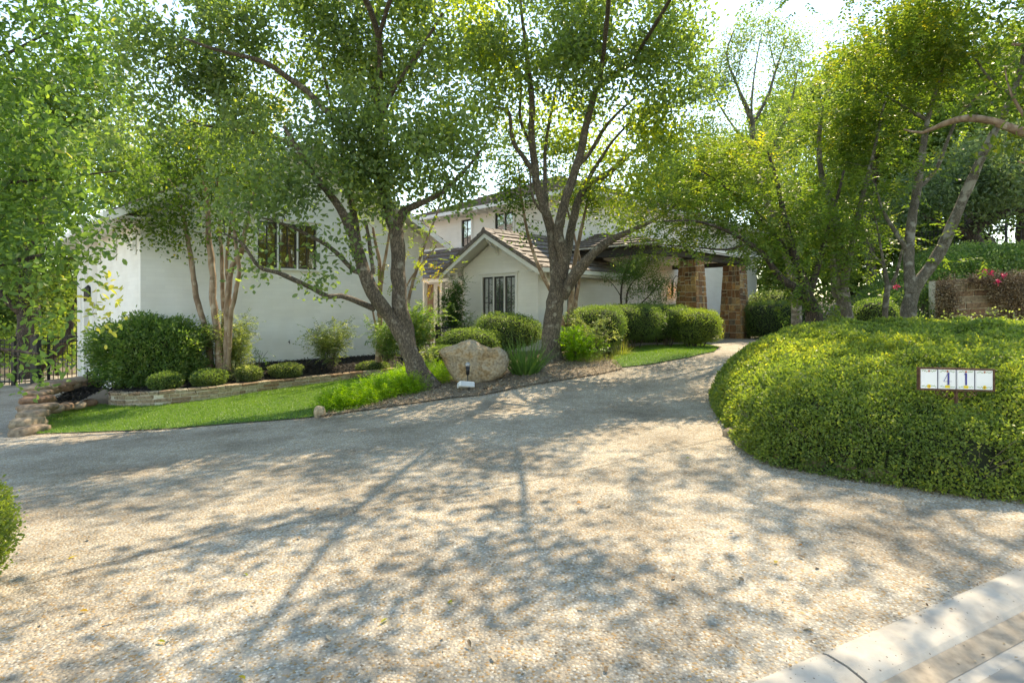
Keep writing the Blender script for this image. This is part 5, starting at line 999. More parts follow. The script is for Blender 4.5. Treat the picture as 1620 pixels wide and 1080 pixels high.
tree('twiggy_tree', 'sparse tree with bare grey twigs reaching into the sky left of the right-hand trees', 'tree', P(1196, 530, 15.5),
 [[(1262, 555, 15.5, .15), (1256, 450, 15.5, .13), (1235, 370, 15.5, .11), (1206, 300, 15.5, .09), (1192, 230, 15.5, .085), (1188, 190, 15.5, .08), (1168, 140, 15.4, .04), (1150, 90, 15.3, .025), (1160, 50, 15.3, .015)],
  [(1190, 195, 15.5, .06), (1212, 160, 15.6, .045), (1228, 110, 15.7, .03), (1245, 60, 15.8, .015)], [(1206, 300, 15.5, .06), (1225, 230, 15.6, .045), (1250, 170, 15.7, .03), (1262, 110, 15.8, .015)], [(1189, 200, 15.5, .04), (1190, 150, 15.5, .03), (1196, 100, 15.5, .02), (1205, 55, 15.5, .012)],
  [(1193, 240, 15.5, .05), (1160, 200, 15.4, .03), (1135, 160, 15.3, .02), (1120, 120, 15.3, .012)], [(1228, 110, 15.7, .02), (1218, 70, 15.7, .012), (1222, 40, 15.7, .006)], [(1162, 130, 15.3, .02), (1175, 85, 15.3, .012), (1190, 60, 15.3, .006)]],
 [(1155, 110, 15.3, 45, 50, .8, 2.2, .5), (1190, 75, 15.5, 60, 50, .8, 2.2, .5), (1245, 85, 15.7, 45, 50, .8, 2.2, .5), (1140, 170, 15.3, 45, 45, .8, .5, .5), (1200, 190, 15.5, 60, 60, 1, .8, .55), (1260, 170, 15.7, 40, 60, .8, .55, .55), (1170, 240, 15.5, 60, 40, .9, .6, .6), (1240, 250, 15.6, 60, 40, .9, 1.4, .6), (1150, 230, 15.4, 60, 45, .9, 1.4, .6), (1290, 170, 16, 50, 50, .9, 1.3, .6), (1200, 300, 15.5, 80, 50, .9, 1.3, .55), (1300, 60, 16, 35, 30, .7, .7, .6), (1110, 170, 15.4, 50, 60, .9, 1.2, .45)],
 M['l_oakB'], M['bark_pale'], .075, .04, dens=420, per=14, spread=.15, seed=121, twr=1.1)
tree('walnut_tree', 'tree with long pointed leaves whose reddish bough crosses the upper right corner', 'tree', (11.0, 8.6, gzf(11, 8.6)),
 [[(1960, 420, 8.6, .25), (1940, 250, 8.6, .2), (1900, 100, 8.6, .15), (1860, -50, 8.6, .1)], [(1938, 300, 8.6, .13), (1800, 245, 8.6, .10), (1700, 225, 8.6, .085), (1640, 215, 8.6, .075), (1600, 203, 8.7, .068), (1570, 192, 8.8, .062), (1530, 187, 8.9, .055), (1495, 195, 9.1, .045), (1460, 210, 9.4, .025), (1430, 205, 9.6, .012)],
  [(1930, 200, 8.6, .08), (1780, 130, 8.6, .05), (1680, 80, 8.7, .035), (1600, 70, 8.9, .02)], [(1640, 215, 8.6, .03), (1600, 150, 8.8, .02), (1590, 110, 8.9, .01)], [(1700, 225, 8.6, .03), (1650, 260, 8.6, .02), (1610, 255, 8.6, .01)]],
 [(1600, 130, 8.8, 40, 50, .5, .7, .5), (1640, 210, 8.8, 50, 50, .5, .7, .6), (1590, 225, 9.0, 32, 22, .3, .6, .75), (1530, 160, 9.2, 32, 22, .3, .5, .6), (1700, 100, 8.7, 70, 90, .8, .7), (1660, 0, 8.8, 80, 60, .8, .7), (1820, 80, 8.6, 100, 110, 1.0, .5), (1720, -150, 8.4, 140, 120, 1.2, .4)],
 M['l_laurel'], M['bark_myrtle'], .15, .055, dens=500, per=22, spread=.18, seed=131, shape='s')
tree('live_oak', 'spreading grey-green oak with a dark leaning trunk by the terrace fence', 'tree', PX(1553, 19, gzf(15.7, 19)),
 [[(1562, 420, 19, .33), (1550, 395, 19, .28), (1535, 372, 19, .25), (1548, 355, 18.8, .22), (1568, 345, 18.6, .17), (1600, 335, 18.4, .12), (1640, 330, 18.2, .07)], [(1575, 418, 19.1, .22), (1570, 395, 19.1, .2), (1556, 375, 19, .18)], [(1533, 375, 19, .2), (1505, 360, 19, .15), (1475, 350, 19, .1), (1440, 330, 19, .06)], [(1548, 355, 18.8, .14), (1550, 310, 18.8, .1), (1560, 260, 18.8, .06)]],
 [(1560, 270, 18.8, 70, 50, 1.5, 1.0, .4), (1610, 290, 18, 70, 45, 1.5, 1.0, .6), (1500, 290, 19, 55, 50, 1.4, .9, .3), (1450, 320, 19, 50, 45, 1.4, .8, .25), (1650, 250, 18.5, 60, 60, 1.5, .9, .5), (1560, 325, 18, 80, 22, 1.2, .9, .35), (1590, 230, 19, 60, 35, 1.2, .8, .5), (1395, 350, 19, 40, 40, 1.2, .7, .2)],
 M['l_grey'], M['bark_dark'], .13, .075, dens=420, per=34, spread=.25, seed=141)
# trees farther back
def bgtree(label, px, py0, Y, blobs, seed, lm='l_bg', name='shade_tree', r=.25, d=1.0):
    b = P(px, py0, Y); b[2] = gzf(b[0], Y); py = 490-(b[2]-CAMH)*900/Y
    top = min(q[1] for q in blobs)
    tree(name, label, 'tree', b, [[(px, py+8, Y, r), (px-6, (py*2+top)/3, Y, r*.8), (px+8, (py+top*2)/3, Y, r*.5), (px, top, Y, r*.2)]], [(q[0], q[1], Y, q[2], q[3], q[4], q[5]*d, .45) for q in blobs], M[lm], M['bark_dark'], .24, .14, dens=110, per=26, spread=.4, seed=seed, nside=8)
bgtree('tree beyond the lower drive at the far left edge', -60, 560, 30, [(-80, 400, 110, 90, 3, 1), (-20, 480, 70, 60, 2.5, 1), (-120, 480, 90, 90, 3, 1), (30, 520, 50, 50, 2, 1)], 201)
bgtree('rounded tree filling the gap between the gate and the garage', 110, 560, 33, [(80, 470, 70, 60, 3, 1), (140, 500, 60, 60, 2.5, 1), (60, 540, 70, 50, 2.5, 1), (100, 580, 90, 30, 2, 1)], 202)
bgtree('dense tree beyond the fence right of the stone pillar', 1250, 500, 32, [(1230, 400, 70, 50, 3, 1.2), (1300, 370, 70, 80, 3, 1.2), (1260, 330, 60, 70, 3, 1), (1220, 450, 60, 30, 2, 1.2)], 203)
bgtree('dense dark tree behind the laurels', 1350, 470, 28, [(1330, 380, 70, 70, 3, 1.3), (1390, 340, 70, 80, 3, 1.3), (1360, 260, 70, 70, 3, 1), (1340, 440, 60, 30, 2, 1.2)], 204)
bgtree('dense tree behind the V-forked trunk', 1460, 440, 27, [(1450, 360, 70, 60, 3, 1.3), (1500, 320, 70, 70, 3, 1.3), (1440, 280, 70, 60, 3, 1), (1430, 420, 50, 30, 2, 1.2)], 205)
bgtree('tall tree beyond the terrace at the right edge', 1620, 400, 28, [(1600, 280, 80, 70, 3, 1.1), (1680, 250, 80, 90, 3, 1), (1720, 340, 80, 60, 3, 1), (1560, 200, 60, 50, 3, .7)], 206)
bgtree('broad tree far to the right beyond the frame of the drive', 1850, 400, 26, [(1830, 300, 90, 90, 3, 1), (1900, 250, 90, 90, 3, 1), (1780, 380, 80, 50, 3, 1)], 207)
bgtree('tall tree rising behind the house roof beside the upright oak', 1100, 480, 38, [(1090, 330, 60, 60, 3, .8), (1130, 270, 60, 50, 3, .9), (1060, 290, 50, 40, 3, .8), (1200, 260, 60, 60, 3, 1), (1250, 200, 50, 50, 3, .7)], 208)
bgtree('leafy tree behind the left wing of the house', 300, 480, 36, [(300, 250, 80, 60, 3, .9), (230, 290, 60, 50, 3, .9), (380, 230, 60, 40, 3, .7)], 209)
bgtree('tall light green tree high behind the laurels and the sparse twiggy tree', 1380, 480, 24, [(1270, 190, 60, 60, 2.5, 1), (1340, 140, 60, 60, 2.5, 1), (1410, 120, 70, 70, 2.5, 1), (1400, 220, 80, 60, 2.5, 1)], 210, 'l_bg', r=.22)
bgtree('tall light green tree high behind the V-forked tree', 1540, 440, 23, [(1500, 130, 70, 70, 2.5, 1), (1580, 150, 70, 80, 2.5, 1), (1640, 100, 70, 80, 2.5, 1), (1500, 220, 70, 50, 2.5, 1), (1460, 50, 60, 50, 2, 1)], 211, 'l_bg', r=.22)
bgtree('tall tree behind the far upper left foliage', 60, 560, 27, [(40, 200, 90, 90, 2.5, .8), (130, 150, 80, 80, 2.5, .8), (0, 320, 90, 80, 2.5, .8), (180, 260, 60, 60, 2.5, .8)], 212, 'l_bg', r=.25)
tree('crape_myrtle', 'bright yellow-green crape myrtle in the entry court behind the leaning oak', 'tree', P(640, 545, 18.5),
 [[(640, 548, 18.5, .1), (638, 480, 18.5, .08), (632, 400, 18.5, .06), (625, 320, 18.5, .045), (615, 240, 18.5, .03), (612, 180, 18.5, .015)], [(640, 500, 18.5, .06), (660, 420, 18.5, .05), (690, 340, 18.5, .03), (705, 290, 18.5, .015)], [(632, 400, 18.5, .04), (590, 320, 18.5, .03), (560, 260, 18.5, .015)]],
 [(612, 205, 18.5, 40, 45, .8, .8, .8), (650, 260, 18.5, 45, 40, .8, .7, .75), (570, 260, 18.5, 45, 40, .8, .8, .7), (700, 310, 18.5, 35, 30, .6, .7, .7), (520, 240, 18.5, 40, 40, .7, .7, .75), (670, 200, 18.7, 30, 30, .6, .5, .8)],
 M['l_myrtle'], M['bark_myrtle'], .12, .06, dens=260, per=30, spread=.25, seed=161, nside=7)
bgtree('tree beyond the lower drive, outside the frame at the far left', -420, 600, 20, [(-420, 420, 150, 90, 2.5, 1), (-330, 330, 110, 90, 2.5, 1), (-520, 350, 120, 110, 2.5, 1), (-420, 520, 160, 50, 2.0, 1)], 213)
bgtree('tree beside the lower drive, farthest left outside the frame', -900, 640, 18, [(-900, 420, 180, 110, 2.5, 1), (-800, 300, 130, 100, 2.5, 1), (-1000, 520, 150, 60, 2.0, 1), (-760, 520, 130, 60, 2.0, 1)], 214)
# unseen trees added behind the camera for pane reflections and bounce light
for i, (x, y, s, t_) in enumerate([(9, -13, 1, 'unseen broad tree added behind the viewpoint for reflections, right'), (-6, -15, 2, 'unseen broad tree added behind the viewpoint for reflections, left'), (17, -4, 3, 'unseen broad tree added at the far right for reflections')]):
    rng = np.random.default_rng(300+i); root = empty('reflection_tree', (x, y, 0), t_, 'tree'); mb = MB(); mb.tube([(x, y, -.4), (x+.1, y, 1.5), (x, y+.1, 3), (x+.2, y, 5)], [.3, .24, .2, .1], 10); mb.build('trunk', M['bark_dark'], root, True)
    c = np.array((x, y, 5.0)); u = norm(rng.normal(0, 1, (260, 3)))*(rng.uniform(.1, 1, (260, 1))**.4)*np.array((3.6, 3.6, 2.6)); cl = c+u
    V, F, rn = crown_leaves(rng, cl, norm(u), 22, .45, .26, .14, .45+rng.normal(0, .12, 260), 'd'); mesh_np('crown', V, F, rn, M['l_bg'], root)

# ================================================================== SHRUBS AND PLANTS
def onbed(px, dy):
    k = (px-810)/900; w_ = np.array([q[:2] for q in WB[2:]]); kk = w_[:, 0]/w_[:, 1]; Y = float(np.interp(k, kk, w_[:, 1]))+dy; return np.array((k*Y, Y, float(bed_z(k*Y, Y))-.02))
# the large rounded hedge at right
def big_hedge():
    rng = np.random.default_rng(77); st_ = .06; xs = np.arange(2.0, 12.4, st_); ys = np.arange(3.2, 12.4, st_); X, Y = np.meshgrid(xs, ys); ins = inside(hedge_foot, X, Y)
    pf = [(a-.0, b_) for a, b_ in hedge_foot]; D = np.where(ins, edge_dist(pf, X, Y), 0); D = D
    Hm = .80+.22*ss(3.2, 5.0, X)+.12*ss(5, 8, Y)*ss(3, 5, X)-.22*ss(8.2, 10.3, Y)*(1-ss(3.8, 5.5, X))-.24*np.exp(-((X-4.15)**2/.30+(Y-5.1)**2/.16))
    t = np.clip(D/.75, 0, 1); prof_ = np.sqrt(np.clip(1-(1-t)**2.4, 0, 1)); P3 = np.stack([X, Y, X*0], -1)
    Z = gz(X, Y)+Hm*prof_*(1+.09*fbm(P3, 1.5, 3)+.09*fbm(P3, 4.0, 5))+.05*fbm(P3, 8, 1)*prof_
    ny_, nx_ = X.shape; id_ = np.arange(nx_*ny_).reshape(ny_, nx_); q = np.stack([id_[:-1, :-1], id_[:-1, 1:], id_[1:, 1:], id_[1:, :-1]], -1).reshape(-1, 4); V = np.stack([X, Y, Z], -1).reshape(-1, 3)
    ok = ins.reshape(-1)[q].sum(1) >= 1; q = q[ok]
    a, b_, c_, d_ = (V[q[:, i]] for i in range(4)); nrm_ = np.cross(c_-a, d_-b_)/2; ar = np.linalg.norm(nrm_, axis=1); nn = nrm_/(ar[:, None]+1e-9); ctr = (a+c_)/2
    view = np.abs(ctr[:, 0]/ctr[:, 1]) < .98; ww = ar*np.where(view, 1, .25); n = 470000; pick = rng.choice(len(q), n, p=ww/ww.sum())
    s, t2 = rng.uniform(0, 1, (2, n, 1)); p = (a[pick]*(1-s)+b_[pick]*s)*(1-t2)+(d_[pick]*(1-s)+c_[pick]*s)*t2; no = nn[pick]
    no = norm(no+np.array((0, 0, .25)))
    tuft = .5*fbm(p, 14, 2)+.3*fbm(p, 5.5, 4); p = p+no*(rng.uniform(-.10, .04, n)+.075*tuft)[:, None]+no[:, :1]*0; p[:, :2] += norm(no[:, :2])*.06*(1-no[:, 2:3])
    hole = (fbm(p, 3.3, 9) > .38)&(p[:, 2] < .5)&(rng.random(n) < .85); p, no, tuft = p[~hole], no[~hole], tuft[~hole]; n = len(p)
    d = no*.8+rng.normal(0, .65, (n, 3)); nr = no*1.0+rng.normal(0, .7, (n, 3)); rn = np.clip(.46+.20*fbm(p, 1.2, 8)+.18*fbm(p, 4.5, 3)+.22*tuft+rng.normal(0, .15, n), 0, 1)
    far = np.where(np.abs(p[:, 0]/p[:, 1]) < .98, 1, 1.9); sc_ = np.clip(p[:, 1]/6, .85, 1.4)*far
    root = empty('hedge', (5, 6.5, gzf(5, 6.5)), 'large mounded light green hedge wrapping the right side of the drive around the address sign', 'hedge')
    V2, F2, rn = leaves_np(p, d, nr, .033*sc_*rng.uniform(.6, 1.35, n), .021*sc_*rng.uniform(.75, 1.2, n), rn); mesh_np('foliage', V2, F2, rn, M['l_bigh'], root)
    Vc = V.copy(); Vn = np.zeros_like(V); cn = np.zeros(len(V))
    for i in range(4): np.add.at(Vn, q[:, i], nn)
    Vn = norm(Vn); Vc = Vc-Vn*.13; Vc[:, 2] = np.maximum(Vc[:, 2], gz(Vc[:, 0], Vc[:, 1])-.05); mesh_np('core', Vc, q, None, M['core'], root, True)
    # stray shoots standing above the clipped surface
    pk = rng.choice(len(q), 420, p=ww/ww.sum()); sp0 = ctr[pk]; sn = norm(nn[pk]*.7+np.array((0, 0, .7))+rng.normal(0, .35, (420, 3))); hh = rng.uniform(.04, .13, 420)
    kk = np.repeat(np.arange(420), 9); tt = np.tile(np.linspace(.1, 1, 9), 420)[:, None]; pp = sp0[kk]+sn[kk]*(hh[kk][:, None]*tt)
    V3, F3, r3 = leaves_np(pp, sn[kk]*.6+rng.normal(0, .7, pp.shape), rng.normal(0, 1, pp.shape)+np.array((0, 0, 1)), rng.uniform(.022, .038, len(pp)), rng.uniform(.014, .022, len(pp)), np.clip(rng.normal(.78, .14, len(pp)), 0, 1)); mesh_np('shoots', V3, F3, r3, M['l_bigh'], root)
    # bare inner twigs near the foot
    tw = MB()
    for i in range(170):
        k = rng.integers(2, 10); a_, b2 = np.array(hedge_foot[k]), np.array(hedge_foot[k+1]); tt = rng.uniform(); e = a_+(b2-a_)*tt; dd = (b2-a_)/np.linalg.norm(b2-a_); inn = np.array((-dd[1], dd[0])); 
        if not inside(hedge_foot, e[0]+inn[0]*.2, e[1]+inn[1]*.2): inn = -inn
        p0 = e+inn*rng.uniform(.15, .35); p1 = e+inn*rng.uniform(-.03, .12)+dd*rng.normal(0, .18); z0 = gzf(*p0); zz = rng.uniform(.08, .5); pm = (p0+p1)/2+dd*rng.normal(0, .05)
        tw.tube([(p0[0], p0[1], z0), (pm[0], pm[1], z0+zz*.6), (p1[0], p1[1], z0+zz)], [.007, .005, .002], 4)
    tw.build('twigs', M['twig'], root)
    return root
big_hedge()
# address sign of painted tiles in an iron frame, standing in the hedge
def sign():
    Ys = 5.05; rt_ = empty('address_sign', PX(1512, Ys, .3), 'iron framed house number sign of four painted tiles reading 41', 'sign')
    x0, x1 = PX(1455, Ys, 0)[0], PX(1570, Ys, 0)[0]; z1 = P(0, 583, Ys)[2]; z0 = P(0, 614, Ys)[2]; tilt = -.024
    def T(x, y, z): return (x, Ys+y, z+(x-x0)*tilt)
    f = MB(); w_ = .014
    f.box(x0-w_, x1+w_, -.012, .02, z1, z1+w_, T=T); f.box(x0-w_, x1+w_, -.012, .02, z0-w_, z0, T=T); f.box(x0-w_, x0, -.012, .02, z0, z1, T=T); f.box(x1, x1+w_, -.012, .02, z0, z1, T=T); f.box(x0, x1, .008, .018, z0, z1, T=T)
    mrust = m_plain('rusty_iron', (.12, .06, .035), .75, .3, 30, .5, .3); f.build('frame', mrust, rt_)
    xm = (x0+x1)/2; p_ = MB(); p_.bar(T(xm, 0, z0-w_), T(xm, 0, -.1), .018, .018); p_.build('post', mrust, rt_)
    sc2 = MB()
    for sx in (-1, 1):
        for cx2, r_ in ((.045, .036), (.11, .026), (.165, .018)):
            c_ = T(xm+sx*cx2, 0, z0-w_-r_-.003); pts = [(c_[0]+r_*math.cos(a), c_[1], c_[2]+r_*math.sin(a)) for a in np.linspace(0, 6.28, 17)]; sc2.tube(pts, .004, 5, False)
    sc2.build('scrollwork', mrust, rt_)
    tw = (x1-x0-.036)/4; gpx = .012; mw = m_plain('white_glaze', (.86, .87, .90), .15, 0, 3, .03); mbl = m_plain('cobalt_paint', (.035, .04, .26), .25, 0, 20, .1); mye = m_plain('yellow_paint', (.80, .58, .03), .3, 0, 20, .2); mgn = m_plain('green_paint', (.16, .30, .07), .3, 0, 40, .4); mor = m_plain('brown_paint', (.42, .10, .03), .3, 0, 20, .3); mdk = m_plain('dark_lip', (.10, .11, .16), .3, 0, 20, .2)
    for i in range(4):
        a = x0+i*(tw+gpx); b_ = a+tw; t = MB(); t.box(a+.002, b_-.002, -.006, .006, z0+.002, z1-.002, T=T); to = t.build('tile', mw, rt_); cx2 = (a+b_)/2; hh = z1-z0; e = -.0075
        if i:
            s_ = MB(); s_.box(a-gpx+.001, a-.001, -.009, .006, z0+.002, z1-.002, T=T); s_.build('divider', mdk if i != 2 else mdk, rt_)
            s_ = MB(); s_.box(a-gpx*.66, a-gpx*.34, -.011, -.0092, z0+.002, z1-.002, T=T); s_.build('divider_glaze', mw, rt_)
        def quad(mb, u0, u1, v0, v1, o=0): mb.box(u0, u1, e-.0012-o, e-o, v0, v1, T=T)
        def disc(mb, cx, cz, r, o=0, k=10):
            c_ = [T(cx+r*math.cos(j*6.283/k), e-.001-o, cz+r*math.sin(j*6.283/k)) for j in range(k)]; mb.add(c_, [tuple(range(k))])
        r5 = np.random.default_rng(i)
        for zc in (z0+.022, z1-.018):
            for sx in (-1, 1):
                g_ = MB()
                for j in range(5): cx3 = cx2+sx*(.018+j*.0105); cz3 = zc+r5.uniform(-.006, .006); l_ = .008; an = r5.uniform(0, 3.1); g_.add([T(cx3+l_*math.cos(an), e-.0009, cz3+l_*math.sin(an)), T(cx3-.003*math.sin(an), e-.0009, cz3+.003*math.cos(an)), T(cx3-l_*math.cos(an), e-.0009, cz3-l_*math.sin(an)), T(cx3+.003*math.sin(an), e-.0009, cz3-.003*math.cos(an))], [(0, 1, 2, 3)])
                g_.build('leaf_spray', mgn, to)
        y_ = MB()
        if i in (1, 2): quad(y_, cx2-.020, cx2+.020, z0+.010, z0+.034, .0008)
        else:
            for j in range(8): disc(y_, cx2+.011*math.cos(j*.785), z0+.022+.011*math.sin(j*.785), .007, .0006+.0001*j, 7)
        y_.build('yellow_flower', mye, to)
        o_ = MB(); disc(o_, cx2, z1-.017, .009, .001); 
        if i in (0, 3): o2 = MB(); disc(o2, cx2, z0+.022, .007, .002); o2.build('flower_eye', mor, to)
        o_.build('brown_flower', mor, to)
        if i in (1, 2):
            n_ = MB(); zb, zt_ = z0+.038, z1-.028; ct = cx2+.008 if i == 1 else cx2; bw = .0075
            quad(n_, ct-bw, ct+bw, zb, zt_, .002)
            if i == 1:
                n_.bar(T(ct-.004, e-.003, zt_-.003), T(cx2-.034, e-.003, zb+.030), .003, .002); n_.bar(T(cx2-.034, e-.003, zb+.030), T(cx2+.034, e-.003, zb+.030), .003, .002); n_.bar(T(ct-.014, e-.003, zb+.001), T(ct+.014, e-.003, zb+.001), .003, .002)
            else: n_.bar(T(ct-bw, e-.003, zt_-.002), T(ct-.018, e-.003, zt_-.016), .004, .002)
            n_.build('numeral', mbl, to)
sign()
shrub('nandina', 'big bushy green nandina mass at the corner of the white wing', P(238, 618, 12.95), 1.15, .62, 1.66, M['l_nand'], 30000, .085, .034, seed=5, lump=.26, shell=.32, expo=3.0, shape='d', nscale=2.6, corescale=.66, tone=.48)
loose_plant('nandina', 'nandina with pale feathery leaves against the middle of the white wall', onbed(523, .9), 1.15, .42, 16, M['l_varieg'], 54, .075, .028, seed=6, tone=.4, lo=.45, spr=.11)
loose_plant('nandina', 'small nandina tuft right of the crape myrtle stems at the wall', onbed(376, 1.0), 1.3, .42, 14, M['l_varieg'], 54, .075, .028, seed=7, tone=.5, lo=.3, spr=.11)
loose_plant('nandina', 'green nandina behind the leaning oak by the entry court', P(664, 556, 14.6), 1.1, .45, 14, M['l_nand'], 60, .08, .036, seed=8, lo=.3, spr=.12, tone=.5)
loose_plant('nandina', 'yellow-green nandina at the foot of the slim crape myrtle', P(612, 572, 14.7), 1.0, .4, 12, M['l_nand'], 54, .075, .03, seed=9, lo=.3, spr=.12, tone=.5)
loose_plant('climbing_plant', 'dark green shrub climbing beside the downpipe of the gabled bay', P(716, 548, 17.5), 2.1, .22, 14, M['l_nand'], 54, .07, .03, seed=10, lo=.25, spr=.12, tone=.25, arch=.05)
for i, (px, py, Y, rw, hh, lm_, t_) in enumerate([(262, 616, 12.75, .33, .42, 'l_box', 'small clipped green ball shrub, leftmost along the stone bed wall'), (331, 612, 13.2, .36, .42, 'l_box', 'clipped dark green ball shrub below the crape myrtle'), (393, 606, 13.9, .29, .40, 'l_varieg', 'pale leaved ball shrub right of the crape myrtle'), (452, 600, 14.6, .38, .40, 'l_varieg', 'yellow-green low ball shrub in the middle of the mulch bed')]):
    shrub('ball_shrub', t_, onbed(px, .42), rw*.95, rw*.85, hh*.88, M[lm_], 6000, .034, .020, seed=20+i, group='clipped balls in the mulch bed', lump=.18, rot=i*1.3)
loose_plant('low_plant', 'small sparse dark weed by the white wall near the crape myrtle', onbed(408, .95), .55, .2, 5, M['l_nand'], 16, .06, .03, seed=31, tone=.3)
loose_plant('low_plant', 'pale yellow low plant at the base of the crape myrtle', onbed(374, .5), .4, .25, 9, M['l_varieg'], 30, .05, .025, seed=32, tone=.75)
shrub('low_shrub', 'low creeping grey-green shrub in the mulch near the oak trunk', onbed(590, .4), .42, .3, .24, M['l_varieg'], 3000, .04, .02, seed=33, tone=.35)
shrub('clipped_shrub', 'dark green rounded shrub under the bay window', P(802, 552, 14.9), .85, .62, .92, M['l_box'], 15000, .04, .022, seed=40, lump=.16, nscale=1.2)
shrub('clipped_shrub', 'low spreading dark shrub sloping down behind the limestone boulder', P(745, 556, 14.2), .75, .5, .55, M['l_box'], 11000, .04, .022, seed=41, lump=.2)
shrub('clipped_shrub', 'small dark clipped shrub left of the limestone boulder', P(702, 575, 13.6), .38, .35, .42, M['l_box'], 6000, .035, .02, seed=42, lump=.1)
loose_plant('low_plant', 'variegated low plant between the leaning oak and the small clipped shrub', P(676, 585, 13.2), .5, .3, 10, M['l_varieg'], 30, .05, .026, seed=43)
loose_plant('loose_shrub', 'light twiggy shrub at the left corner of the gabled bay', P(738, 548, 15.6), .85, .35, 10, M['l_box'], 26, .05, .025, seed=44, tone=.5)
# clipped hedge row in front of the porch
hrow = [(942, 556, 14.6, .75, .62, 1.22, .15, 'left end shrub of the clipped row, loose and pale flecked'), (1000, 553, 15.4, .80, .62, 1.18, .25, 'second shrub of the clipped row with bare stems below'), (1052, 551, 15.9, .72, .6, 1.12, .25, 'third shrub of the clipped row before the lit one'), (1100, 549, 15.6, .66, .62, 1.05, .12, 'right end shrub of the clipped row, round and sunlit')]
for i, (px, py, Y, rx, ry, hh, li, t_) in enumerate(hrow):
    b_ = P(px, py, Y); b_[2] = gzf(b_[0], b_[1])+.02; top = P(px, {0: 484, 1: 482, 2: 483, 3: 490}[i], Y)[2]
    shrub('clipped_shrub', t_, b_, rx, ry, top-b_[2], M['l_box'] if i < 3 else M['l_bigh'], 17000, .036, .02, seed=50+i, lump=.15, lift=li, expo=2.8, group='clipped shrubs before the porch', stems=9)
b_ = P(1020, 540, 17.6); b_[2] = gzf(b_[0], b_[1]); shrub('clipped_shrub', 'long clipped shrub behind the row, against the left stone pillar', b_, 1.5, .5, P(0, 482, 17.6)[2]-b_[2], M['l_box'], 14000, .04, .022, seed=56, lump=.06, expo=3.5)
b_ = PX(1228, 20.5, gzf(9.5, 20.5)); shrub('clipped_shrub', 'square clipped dark hedge right of the right stone pillar', b_, 1.15, .7, P(0, 478, 20.5)[2]-b_[2], M['l_box'], 20000, .045, .026, seed=57, lump=.05, expo=4.5)
b_ = PX(1235, 23.5, gzf(11, 23.5)); shrub('clipped_shrub', 'pale shrub mass behind the square hedge at the iron fence', b_, 1.6, .7, P(0, 462, 23.5)[2]-b_[2], M['l_grey'], 12000, .07, .04, seed=58, lump=.15)
# small layered tree in front of the porch
tree('yaupon_tree', 'small airy tree with layered foliage and thin dark stems in front of the porch', 'tree', P(995, 500, 17.0),
 [[(985, 510, 17, .035), (982, 470, 17, .03), (986, 440, 17, .025), (996, 410, 17, .018), (1000, 390, 17, .01)], [(990, 510, 17, .03), (992, 465, 17, .025), (1002, 445, 17, .018), (1020, 430, 17, .01)], [(993, 508, 17, .03), (1010, 485, 17, .026), (1025, 470, 17, .02), (1042, 450, 17, .012)], [(983, 470, 17, .015), (970, 450, 17, .01), (958, 440, 17, .006)]],
 [(990, 418, 17, 30, 14, .5, 1, .55), (1030, 408, 17, 35, 14, .5, 1, .65), (970, 440, 17, 24, 8, .35, .8, .4), (1020, 440, 17, 36, 14, .5, 1, .4), (1045, 462, 17, 28, 18, .4, 1, .3), (1005, 462, 17, 22, 8, .3, .7, .35), (1035, 478, 17, 25, 10, .35, .8, .3)],
 M['l_grey'] if False else M['l_nand'], M['bark_dark'], .06, .026, dens=5200, per=45, spread=.11, seed=151, nside=6, flare=0, mincl=12)
# strap-leaved clump beside the boulder
def strap(name, label, base, n, Lm, Wm, seed, m, up=.9, droop=.5, cat='plant', spread=.12, parent=None):
    rng = np.random.default_rng(seed); a = rng.uniform(0, 6.283, n); r_ = spread*rng.uniform(0, 1, n)**.5; p = np.asarray(base)+np.stack([np.cos(a)*r_, np.sin(a)*r_, np.zeros(n)], 1)
    k = rng.uniform(.1, 1.1, n); d = np.stack([np.cos(a)*k, np.sin(a)*k, np.full(n, up)], 1); return tag(blades(name, p, Lm*rng.uniform(.6, 1.1, n), np.full(n, Wm), d, np.clip(rng.normal(.5, .2, n), 0, 1), m, seg=5, droop=droop), label, cat)
strap('strap_plant', 'clump of long dark green strap leaves right of the boulder', P(830, 594, 12.0), 260, .95, .030, 61, M['yucca'], spread=.24, up=1.25, droop=.45)
loose_plant('yellow_shrub', 'yellow-green leafy perennial at the right foot of the upright oak', P(913, 578, 13.2), .78, .40, 24, M['l_fern'], 45, .06, .03, seed=62, tone=.3)
loose_plant('silver_shrub', 'loose silvery shrub with upright pale sprays in front of the clipped row', P(938, 572, 13.6), 1.05, .42, 20, M['l_varieg'], 45, .05, .022, seed=63, tone=.6)
strap('grass_clump', 'fountain of straw coloured grass by the crescent lawn', P(958, 584, 13.2), 800, .50, .010, 64, M['drygrass'], droop=.7, cat='grass clump', spread=.22)
strap('grass_clump', 'greener grass clump between the perennial and the straw grass', P(935, 584, 13.0), 600, .48, .011, 65, M['drygrass'], droop=.6, cat='grass clump', spread=.2)
strap('grass_clump', 'tall pale seed-head grass behind the straw clump', P(982, 566, 13.9), 300, .6, .009, 66, M['drygrass'], droop=.8, cat='grass clump', spread=.15)
